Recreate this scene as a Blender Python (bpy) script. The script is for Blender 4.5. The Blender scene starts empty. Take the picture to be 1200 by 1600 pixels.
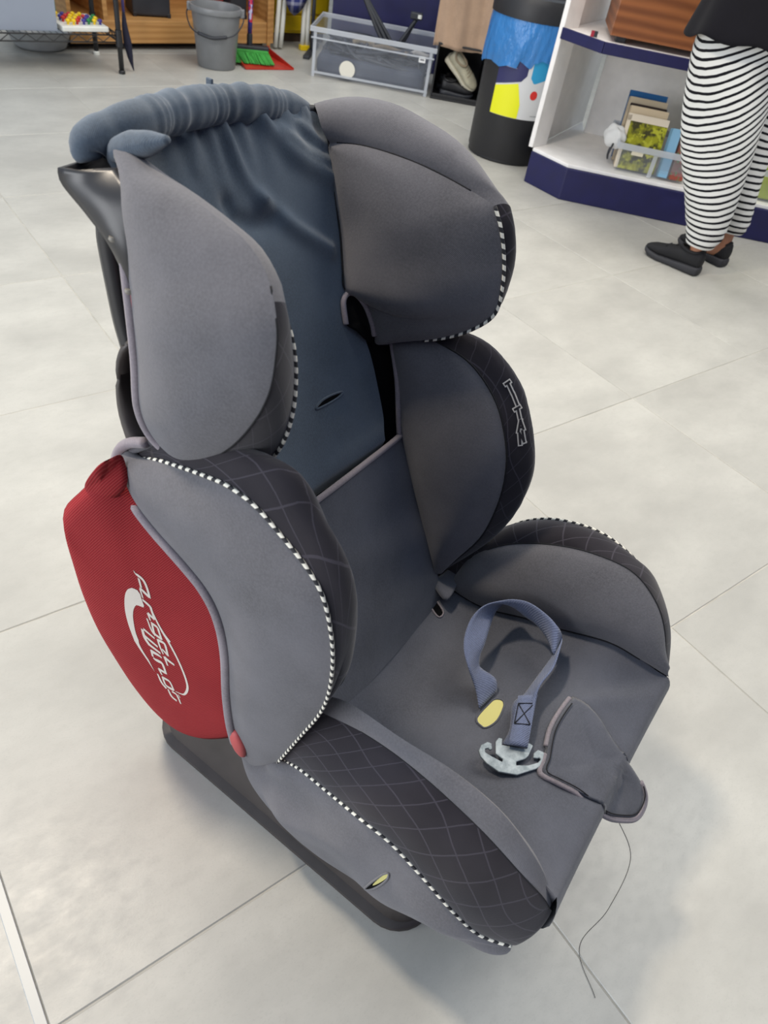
import bpy, bmesh, math, random
import numpy as np
from mathutils import Vector, Matrix
from mathutils.bvhtree import BVHTree
random.seed(4)
PI = math.pi
SC = bpy.context.scene
COL = SC.collection

# ------------------------------------------------------------------ camera
cd = bpy.data.cameras.new('camera'); cam = bpy.data.objects.new('camera', cd); COL.objects.link(cam)
cd.sensor_fit = 'VERTICAL'; cd.sensor_height = 24.0; cd.lens = 1125.97 / 1600 * 24.0
cd.clip_start = 0.02
_r = Vector((0.80590464, -0.57483808, 0.14169997)); _u = Vector((0.31330981, 0.61716777, 0.72176236)); _f = Vector((0.50234915, 0.53727565, -0.67748078))
M = Matrix((_r, _u, -_f)).transposed().to_4x4(); M.translation = Vector((0, 0, 1.06518)); cam.matrix_world = M
cd.dof.use_dof = True; cd.dof.focus_distance = 1.0; cd.dof.aperture_fstop = 6.0
SC.camera = cam

# ------------------------------------------------------------------ world and lights
wd = bpy.data.worlds.new('world'); SC.world = wd; wd.use_nodes = True
wd.node_tree.nodes['Background'].inputs[0].default_value = (0.68, 0.82, 1.0, 1)
wd.node_tree.nodes['Background'].inputs[1].default_value = 0.80

def area(name, loc, target, sx, sy, power, col):
    l = bpy.data.lights.new(name, 'AREA'); l.shape = 'RECTANGLE'; l.size = sx; l.size_y = sy; l.energy = power; l.color = col
    o = bpy.data.objects.new(name, l); COL.objects.link(o); o.location = loc
    o.rotation_euler = (Vector(target) - Vector(loc)).to_track_quat('-Z', 'Y').to_euler(); return o
area('ceiling_panel_key', (-0.22, 1.55, 2.85), (0.35, 0.35, 0.2), 0.26, 0.26, 52, (1.0, 0.87, 0.70))
area('added_left_fill', (-3.12, 0.7, 1.25), (0.4, 0.5, 0.7), 3.0, 1.7, 98, (0.97, 0.98, 1.0))  # added low source, no known window; brightens the left sides of the seat
area('ceiling_panel_far', (2.4, 2.7, 2.85), (2.4, 2.7, 0), 1.6, 1.6, 46, (1.0, 0.93, 0.82))
area('added_right_fill', (2.3, 0.5, 2.85), (2.0, 0.5, 0), 1.4, 1.4, 54, (1.0, 0.93, 0.82))  # soft fill with no known lamp, added to lift the right floor
area('ceiling_panel_back', (1.2, 5.2, 2.85), (1.2, 5.0, 0), 1.2, 0.6, 5, (1.0, 0.96, 0.9))

vs = SC.view_settings; vs.view_transform = 'Standard'; vs.look = 'None'; vs.exposure = 0.10; vs.gamma = 1.0; vs.use_curve_mapping = False

# ------------------------------------------------------------------ materials
def lin(c):
    return tuple((x / 12.92 if x <= 0.04045 else ((x + 0.055) / 1.055) ** 2.4) for x in [v / 255 for v in c]) + (1,)
def newmat(name, col, rough=0.6, metal=0.0, spec=0.5):
    m = bpy.data.materials.new(name); m.use_nodes = True; nt = m.node_tree; b = nt.nodes['Principled BSDF']
    b.inputs['Base Color'].default_value = lin(col); b.inputs['Roughness'].default_value = rough; b.inputs['Metallic'].default_value = metal
    b.inputs['Specular IOR Level'].default_value = spec
    return m, nt, b
def nd(nt, t, **k):
    n = nt.nodes.new(t)
    for a, v in k.items(): setattr(n, a, v)
    return n
def math_(nt, op, a, b=None, c=None):
    n = nd(nt, 'ShaderNodeMath', operation=op)
    for i, v in enumerate((a, b, c)):
        if v is None: continue
        if isinstance(v, (int, float)): n.inputs[i].default_value = v
        else: nt.links.new(v, n.inputs[i])
    return n.outputs[0]
def mix(nt, fac, a, b):
    n = nd(nt, 'ShaderNodeMix', data_type='RGBA')
    if isinstance(fac, (int, float)): n.inputs[0].default_value = fac
    else: nt.links.new(fac, n.inputs[0])
    for i, v in ((6, a), (7, b)):
        if isinstance(v, tuple): n.inputs[i].default_value = v
        else: nt.links.new(v, n.inputs[i])
    return n.outputs[2]
def noise(nt, scale, detail=3, vec=None, rough=0.55):
    n = nd(nt, 'ShaderNodeTexNoise'); n.inputs['Scale'].default_value = scale; n.inputs['Detail'].default_value = detail; n.inputs['Roughness'].default_value = rough
    if vec is not None: nt.links.new(vec, n.inputs['Vector'])
    return n.outputs['Fac']
def coords(nt, which='Object', scale=(1, 1, 1), rot=(0, 0, 0)):
    t = nd(nt, 'ShaderNodeTexCoord'); mp = nd(nt, 'ShaderNodeMapping'); mp.inputs['Scale'].default_value = scale; mp.inputs['Rotation'].default_value = rot
    nt.links.new(t.outputs[which], mp.inputs['Vector']); return mp.outputs[0]
def ramp(nt, fac, a, b):
    n = nd(nt, 'ShaderNodeMapRange'); nt.links.new(fac, n.inputs[0]); n.inputs[1].default_value = a; n.inputs[2].default_value = b; return n.outputs[0]
def bump(nt, b, h, strength, dist):
    n = nd(nt, 'ShaderNodeBump'); n.inputs['Strength'].default_value = strength; n.inputs['Distance'].default_value = dist
    nt.links.new(h, n.inputs['Height'])
    if b.inputs['Normal'].links: nt.links.new(b.inputs['Normal'].links[0].from_socket, n.inputs['Normal'])
    nt.links.new(n.outputs[0], b.inputs['Normal'])
def fabric(name, col, weave=0.0020, wv=0.2, var=0.12, wrinkle=0.0, sheen=.2):
    m, nt, b = newmat(name, col, 0.92, 0, 0.15)
    v = coords(nt)
    n1 = noise(nt, 9, 4, v); n2 = noise(nt, 420, 2, v)
    lo = lin([c * (1 - var) for c in col]); hi = lin([min(255, c * (1 + var)) for c in col])
    c = mix(nt, ramp(nt, n1, .3, .7), lo, hi)
    c = mix(nt, math_(nt, 'MULTIPLY', ramp(nt, n2, .35, .7), .35), c, lin([min(255, x * 1.25) for x in col]))
    nt.links.new(c, b.inputs['Base Color'])
    b.inputs['Sheen Weight'].default_value = sheen; b.inputs['Sheen Roughness'].default_value = 0.6
    w = nd(nt, 'ShaderNodeTexWave', bands_direction='DIAGONAL'); w.inputs['Scale'].default_value = .628 / weave; w.inputs['Distortion'].default_value = 0.4
    nt.links.new(coords(nt, 'UV'), w.inputs['Vector'])
    bump(nt, b, w.outputs['Fac'], wv, 0.0006)
    bump(nt, b, n2, .25, 0.0006)
    if wrinkle: bump(nt, b, noise(nt, 16, 3, coords(nt, 'Object', (1, 1, .6))), wrinkle, 0.012)
    return m
def plastic(name, col, rough=0.4, tex=0.1, var=0.1):
    m, nt, b = newmat(name, col, rough)
    v = coords(nt); n = noise(nt, 14, 5, v)
    nt.links.new(mix(nt, ramp(nt, n, .3, .75), lin([c * (1 - var) for c in col]), lin([min(255, c * (1 + var)) for c in col])), b.inputs['Base Color'])
    nt.links.new(math_(nt, 'MULTIPLY_ADD', n, .25, rough - .12), b.inputs['Roughness'])
    if tex: bump(nt, b, noise(nt, 700, 2, v), tex, 0.0004)
    return m
def clear_plastic(name, col, alpha=0.35, rough=0.3):
    m, nt, b = newmat(name, col, rough)
    n = noise(nt, 6, 3, coords(nt))
    nt.links.new(math_(nt, 'MULTIPLY_ADD', n, .15, alpha - .07), b.inputs['Alpha'])
    return m
def wood(name, c1, c2, scale=6, rough=0.45, axis=(1, 8, 8)):
    m, nt, b = newmat(name, c1, rough)
    v = coords(nt, 'Object', axis); n = noise(nt, scale, 6, v, .65)
    w = nd(nt, 'ShaderNodeTexWave', bands_direction='Z'); w.inputs['Scale'].default_value = scale * .35; w.inputs['Distortion'].default_value = 6; w.inputs['Detail'].default_value = 3; nt.links.new(v, w.inputs['Vector'])
    f = math_(nt, 'MULTIPLY_ADD', w.outputs['Fac'], .5, math_(nt, 'MULTIPLY', n, .6))
    nt.links.new(mix(nt, ramp(nt, f, .2, .9), lin(c1), lin(c2)), b.inputs['Base Color'])
    return m

FAB = fabric('grey_seat_cloth', (87, 86, 90))
FABB = fabric('slate_back_cloth', (70, 80, 91))
FABS = fabric('slate_seat_cloth', (73, 75, 83), wrinkle=.25)
BIND = fabric('mauve_binding_cloth', (120, 113, 118), .002, .2)
SEAM = newmat('black_thread', (18, 18, 22), .9)[0]
WEB = fabric('blue_grey_webbing', (88, 96, 120), .0035, .5, .06)
GAPSHADE = newmat('black_gap_shade', (12, 12, 14), 1.0, 0, .1)[0]  # near-black that stands in for shade inside gaps and slots
FOAM = newmat('yellow_foam', (190, 184, 118), .95)[0]
def quilt_mat():
    m, nt, b = newmat('quilted_black_cloth', (42, 39, 45), .9, 0, .15)
    t = nd(nt, 'ShaderNodeTexCoord'); s = nd(nt, 'ShaderNodeSeparateXYZ'); nt.links.new(t.outputs['UV'], s.inputs[0])
    x, y = s.outputs[0], s.outputs[1]; n0 = noise(nt, 11, 3, coords(nt))
    def lines(k1, k2):
        a = math_(nt, 'ADD', math_(nt, 'MULTIPLY', x, k1), math_(nt, 'MULTIPLY', y, k2))
        a = math_(nt, 'ADD', a, math_(nt, 'MULTIPLY', n0, .25))
        a = math_(nt, 'PINGPONG', a, .5); return math_(nt, 'LESS_THAN', a, .026)
    l = math_(nt, 'MAXIMUM', lines(14, 30), lines(27, -16))
    c = mix(nt, ramp(nt, n0, .3, .7), lin((33, 30, 35)), lin((45, 42, 47)))
    c = mix(nt, math_(nt, 'MULTIPLY', l, .5), c, lin((76, 72, 80)))
    nt.links.new(c, b.inputs['Base Color']); b.inputs['Sheen Weight'].default_value = .2
    bump(nt, b, l, .5, .0008); bump(nt, b, noise(nt, 500, 2, coords(nt)), .25, .0005)
    return m
QUILT = quilt_mat()
def stripe_mat():
    m, nt, b = newmat('striped_piping', (230, 226, 212), .8)
    t = nd(nt, 'ShaderNodeTexCoord'); s = nd(nt, 'ShaderNodeSeparateXYZ'); nt.links.new(t.outputs['UV'], s.inputs[0])
    a = math_(nt, 'ADD', math_(nt, 'MULTIPLY', s.outputs[0], 1 / .0115), math_(nt, 'MULTIPLY', s.outputs[1], 55))
    a = math_(nt, 'LESS_THAN', math_(nt, 'FRACT', a), .5)
    nt.links.new(mix(nt, a, lin((226, 222, 208)), lin((38, 38, 42))), b.inputs['Base Color']); return m
STRIPE = stripe_mat()
def red_mat():
    m, nt, b = newmat('red_mesh_cloth', (150, 36, 42), .85, 0, .2)
    v = coords(nt); n = noise(nt, 7, 3, v)
    w = nd(nt, 'ShaderNodeTexWave', bands_direction='DIAGONAL'); w.inputs['Scale'].default_value = 150; w.inputs['Distortion'].default_value = .5
    nt.links.new(coords(nt, 'Object', (0, 1.5, 1)), w.inputs['Vector'])
    c = mix(nt, ramp(nt, n, .3, .7), lin((130, 28, 34)), lin((144, 35, 40)))
    c = mix(nt, math_(nt, 'MULTIPLY', ramp(nt, w.outputs['Fac'], .5, .95), .4), c, lin((170, 80, 78)))
    nt.links.new(c, b.inputs['Base Color']); bump(nt, b, w.outputs['Fac'], .4, .0007)
    return m
RED = red_mat()
PRINT = newmat('light_grey_print', (205, 198, 188), .7)[0]
BLACKP = plastic('black_moulded_plastic', (34, 33, 35), .36, .05)
BASEP = plastic('scuffed_grey_brown_plastic', (58, 53, 51), .5, .1, .16)
PINK = plastic('red_lever_plastic', (172, 76, 76), .6, 0)
ZINC, _nt, _b = newmat('galvanised_steel', (126, 138, 146), .6, .35)
_n = noise(_nt, 120, 4, coords(_nt)); _nt.links.new(mix(_nt, ramp(_nt, _n, .35, .7), lin((116, 126, 131)), lin((158, 166, 170))), _b.inputs['Base Color'])

# ------------------------------------------------------------------ mesh helpers
def tag(o, label=None, cat=None, group=None, kind=None):
    if label: o['label'] = label
    if cat: o['category'] = cat
    if group: o['group'] = group
    if kind: o['kind'] = kind
    return o
def empty(name, loc=(0, 0, 0), rz=0.0, parent=None):
    o = bpy.data.objects.new(name, None); COL.objects.link(o); o.location = loc; o.rotation_euler = (0, 0, rz); o.empty_display_size = .1
    if parent: o.parent = parent
    return o
def link(name, me, mat=None, parent=None, smooth=True):
    if mat and not me.materials: me.materials.append(mat)
    if smooth and len(me.polygons): me.polygons.foreach_set('use_smooth', [True] * len(me.polygons))
    o = bpy.data.objects.new(name, me); COL.objects.link(o)
    if parent: o.parent = parent
    return o
def meshpy(name, V, Fc, mat=None, parent=None, smooth=True, uv=None):
    me = bpy.data.meshes.new(name); me.from_pydata([tuple(map(float, v)) for v in V], [], [tuple(map(int, f)) for f in Fc]); me.update()
    if uv is not None:
        l = me.uv_layers.new(name='UVMap'); idx = np.zeros(len(me.loops), int); me.loops.foreach_get('vertex_index', idx)
        l.data.foreach_set('uv', np.asarray(uv, float)[idx].ravel())
    return link(name, me, mat, parent, smooth)
def cr(P, n, closed=False):
    """Catmull-Rom through P, resampled to n points by arc length"""
    P = np.asarray(P, float)
    if len(P) == 2: return P[0] + (P[1] - P[0]) * np.linspace(0, 1, n)[:, None]
    Q = np.vstack([P[-1], P, P[0], P[1]]) if closed else np.vstack([2 * P[0] - P[1], P, 2 * P[-1] - P[-2]])
    out = []
    for i in range(len(Q) - 3):
        a, b, c, d = Q[i:i + 4]; t = np.linspace(0, 1, 12, endpoint=False)[:, None]
        out.append(.5 * (2 * b + (c - a) * t + (2 * a - 5 * b + 4 * c - d) * t ** 2 + (3 * b - a - 3 * c + d) * t ** 3))
    if closed: out.append(P[:1])
    else: out.append(P[-1:])
    X = np.vstack(out); s = np.r_[0, np.cumsum(np.linalg.norm(np.diff(X, axis=0), axis=1))]
    q = np.linspace(0, s[-1], n + 1)[:-1] if closed else np.linspace(0, s[-1], n)
    return np.stack([np.interp(q, s, X[:, k]) for k in range(3)], 1)
def gridfaces(n, m, wrap=False):
    F = []
    for i in range(n - 1):
        for j in range(m if wrap else m - 1):
            j2 = (j + 1) % m; F.append((i * m + j, i * m + j2, (i + 1) * m + j2, (i + 1) * m + j))
    return F
def grid_normals(G):
    a = np.gradient(G, axis=0); b = np.gradient(G, axis=1); N = np.cross(a, b); l = np.linalg.norm(N, axis=2, keepdims=True); return N / np.maximum(l, 1e-9)
def grid_uv(G):
    s = np.r_[0, np.cumsum(np.linalg.norm(np.diff(G[:, G.shape[1] // 2], axis=0), axis=1))]
    t = np.concatenate([np.zeros((G.shape[0], 1)), np.cumsum(np.linalg.norm(np.diff(G, axis=1), axis=2), axis=1)], 1)
    return np.stack([np.broadcast_to(s[:, None], t.shape), t], 2).reshape(-1, 2)
def loft(curves, nS=40, nT=16, bulge=0.0, out=(0, 0, 1), endtaper=True, resample=True, wr=0.0, seed=0, power=.75, rows=None):
    """surface through the curves; puffed by `bulge` between first and last, on the side of `out`"""
    C = [cr(c, nS) if resample else np.asarray(c, float) for c in curves]
    nS = len(C[0])
    G = np.stack([cr(np.array([c[i] for c in C]), nT) for i in range(nS)])
    N = grid_normals(G); out = np.asarray(out, float)
    if (N @ out).mean() < 0: N = -N
    t = np.sin(PI * np.linspace(0, 1, nT)).clip(0) ** power; s = np.sin(PI * np.linspace(0, 1, nS)).clip(0) ** .5 if endtaper else np.ones(nS)
    h = bulge * s[:, None] * t[None]
    if rows is not None: h = h * np.asarray(rows)[:, None]
    if wr:
        rng = np.random.RandomState(seed); ii, jj = np.meshgrid(np.linspace(0, 1, nS), np.linspace(0, 1, nT), indexing='ij')
        for k in range(7):
            a, b, p = rng.uniform(4, 22), rng.uniform(-9, 9), rng.uniform(0, 6.3)
            h = h + wr * np.sin(a * ii + b * jj + p) * t[None] / 3
    return G + N * h[..., None]
def grid_obj(name, G, mat, parent, thick=0):
    n, m = G.shape[:2]
    o = meshpy(name, G.reshape(-1, 3), gridfaces(n, m), mat, parent, True, grid_uv(G))
    if thick:
        md = o.modifiers.new('s', 'SOLIDIFY'); md.thickness = thick; md.offset = 0
    return o
def frames(P, closed=False):
    P = np.asarray(P); n = len(P)
    T = (np.roll(P, -1, 0) - np.roll(P, 1, 0)) if closed else np.gradient(P, axis=0)
    T /= np.maximum(np.linalg.norm(T, axis=1, keepdims=True), 1e-9)
    up = np.array([0, 0, 1.]) if abs(T[0][2]) < .9 else np.array([1., 0, 0]); Ns = []
    nrm = np.cross(np.cross(T[0], up), T[0])
    for i in range(n):
        nrm = nrm - T[i] * (nrm @ T[i]); nrm /= max(np.linalg.norm(nrm), 1e-9); Ns.append(nrm)
    Ns = np.array(Ns); return T, Ns, np.cross(T, Ns)
def tube(name, P, r, mat, parent=None, n=None, k=8, closed=False, flat=1.0, rf=None, raw=False):
    P = cr(P, n or max(4, len(P) * 4), closed) if n != 0 else np.asarray(P, float)
    T, N, B = frames(P, closed); a = np.linspace(0, 2 * PI, k, endpoint=False)
    rr = np.full(len(P), r) if np.isscalar(r) else np.interp(np.linspace(0, 1, len(P)), np.linspace(0, 1, len(r)), r)
    V = (P[:, None] + rr[:, None, None] * (np.cos(a)[None, :, None] * N[:, None] + flat * np.sin(a)[None, :, None] * B[:, None]))
    s = np.r_[0, np.cumsum(np.linalg.norm(np.diff(P, axis=0), axis=1))]
    F = gridfaces(len(P), k, True)
    if closed: F += [((len(P) - 1) * k + j, (len(P) - 1) * k + (j + 1) % k, (j + 1) % k, j) for j in range(k)]
    else: F += [tuple(range(k))[::-1], tuple((len(P) - 1) * k + j for j in range(k))]
    uv = np.stack([np.broadcast_to(s[:, None], (len(P), k)), np.broadcast_to(a[None] / (2 * PI) * .01, (len(P), k))], 2).reshape(-1, 2)
    V = V.reshape(-1, 3)
    if raw: return V, F
    return meshpy(name, V, F, mat, parent, True, uv)
def bevel(o, w=.004, seg=2):
    m = o.modifiers.new('b', 'BEVEL'); m.width = w; m.segments = seg; m.limit_method = 'ANGLE'; m.angle_limit = .6; return o
def join_vf(parts):
    V = []; F = []; n = 0
    for v, f in parts:
        V += [tuple(x) for x in v]; F += [tuple(i + n for i in q) for q in f]; n += len(v)
    return V, F
BOXF = [(0, 3, 2, 1), (4, 5, 6, 7), (0, 1, 5, 4), (1, 2, 6, 5), (2, 3, 7, 6), (3, 0, 4, 7)]
def boxvf(x0, y0, z0, x1, y1, z1):
    return [(x0, y0, z0), (x1, y0, z0), (x1, y1, z0), (x0, y1, z0), (x0, y0, z1), (x1, y0, z1), (x1, y1, z1), (x0, y1, z1)], BOXF
def box(name, a, b, mat, parent=None, bw=.003):
    V, F = boxvf(*a, *b); o = meshpy(name, V, F, mat, parent, False)
    if bw: bevel(o, bw, 2)
    return o
def boxes(name, lst, mat, parent=None, bw=0):
    V, F = join_vf([boxvf(*a) for a in lst]); o = meshpy(name, V, F, mat, parent, False)
    if bw: bevel(o, bw, 2)
    return o
def prism(name, poly, z0, z1, mat, parent=None, bw=.003):
    n = len(poly); a = sum(poly[i][0] * poly[(i + 1) % n][1] - poly[(i + 1) % n][0] * poly[i][1] for i in range(n))
    if a < 0: poly = poly[::-1]
    V = [(p[0], p[1], z0) for p in poly] + [(p[0], p[1], z1) for p in poly]
    F = [tuple(range(n))[::-1], tuple(range(n, 2 * n))] + [(i, (i + 1) % n, n + (i + 1) % n, n + i) for i in range(n)]
    o = meshpy(name, V, F, mat, parent, False)
    if bw: bevel(o, bw, 2)
    return o
def lathe(name, prof, mat, parent=None, k=48, squash=1.0, smooth=True, loc=(0, 0, 0)):
    a = np.linspace(0, 2 * PI, k, endpoint=False)
    V = [(r * math.cos(t) + loc[0], r * math.sin(t) * squash + loc[1], z + loc[2]) for r, z in prof for t in a]
    F = gridfaces(len(prof), k, True)
    if prof[0][0] > 1e-5: F.append(tuple(range(k))[::-1])
    if prof[-1][0] > 1e-5: F.append(tuple((len(prof) - 1) * k + j for j in range(k)))
    o = meshpy(name, V, F, mat, parent, smooth)
    if smooth: o.data.set_sharp_from_angle(angle=.7)
    return o
def cushion(name, outline, h, nrm, mat, parent, n=72, rings=12, back=.3, power=.5, fit=False):
    """closed pillow with the given 3-D outline"""
    P = cr(outline, n, True); c = P.mean(0); nrm = np.asarray(nrm, float) / np.linalg.norm(nrm)
    V = []
    Q = lambda p: np.c_[np.ones(len(p)), p[:, 1], p[:, 2], p[:, 1] ** 2, p[:, 1] * p[:, 2], p[:, 2] ** 2]
    if fit: co = np.linalg.lstsq(Q(P), P[:, 0], rcond=None)[0]; dev = P[:, 0] - Q(P) @ co; c[0] = (Q(c[None]) @ co)[0]
    for side in (1, -back):
        for k in range(rings):
            f = 1 - k / rings; hh = h * side * (1 - f ** 2.4) ** power
            X = c + (P - c) * f
            if fit: X[:, 0] = Q(X) @ co + dev * f ** 5
            V += list(X + nrm * hh)
        V.append(c + nrm * h * side)
    F = []; m = rings * n + 1
    for s in range(2):
        o = s * m; fl = s == 1
        for k in range(rings - 1):
            for j in range(n):
                j2 = (j + 1) % n; q = (o + k * n + j, o + k * n + j2, o + (k + 1) * n + j2, o + (k + 1) * n + j); F.append(q[::-1] if fl else q)
        for j in range(n):
            q = (o + (rings - 1) * n + j, o + (rings - 1) * n + (j + 1) % n, o + m - 1); F.append(q[::-1] if fl else q)
    V = np.array(V); uv = V[:, 1:3]
    ob = meshpy(name, V, F, mat, parent, True, uv)
    bm = bmesh.new(); bm.from_mesh(ob.data); bmesh.ops.remove_doubles(bm, verts=bm.verts, dist=1e-5); bmesh.ops.recalc_face_normals(bm, faces=bm.faces); bm.to_mesh(ob.data); bm.free()
    ob.data.polygons.foreach_set('use_smooth', [True] * len(ob.data.polygons))
    return ob, P
def bvh(objs):
    V = []; F = []
    for o in objs:
        n = len(V); V += [v.co.copy() for v in o.data.vertices]; F += [tuple(i + n for i in p.vertices) for p in o.data.polygons]
    return BVHTree.FromPolygons(V, F)
def stick(tree, p, direction, off, back=.3):
    """slide p along direction until it meets the surface, then lift it by off"""
    d = Vector(direction).normalized(); p = Vector(p); hit = tree.ray_cast(p - d * back, d)
    if hit[0] is None:
        nr = tree.find_nearest(p); return np.array(nr[0]) - np.array(d) * off
    return np.array(hit[0] - d * off)
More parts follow.
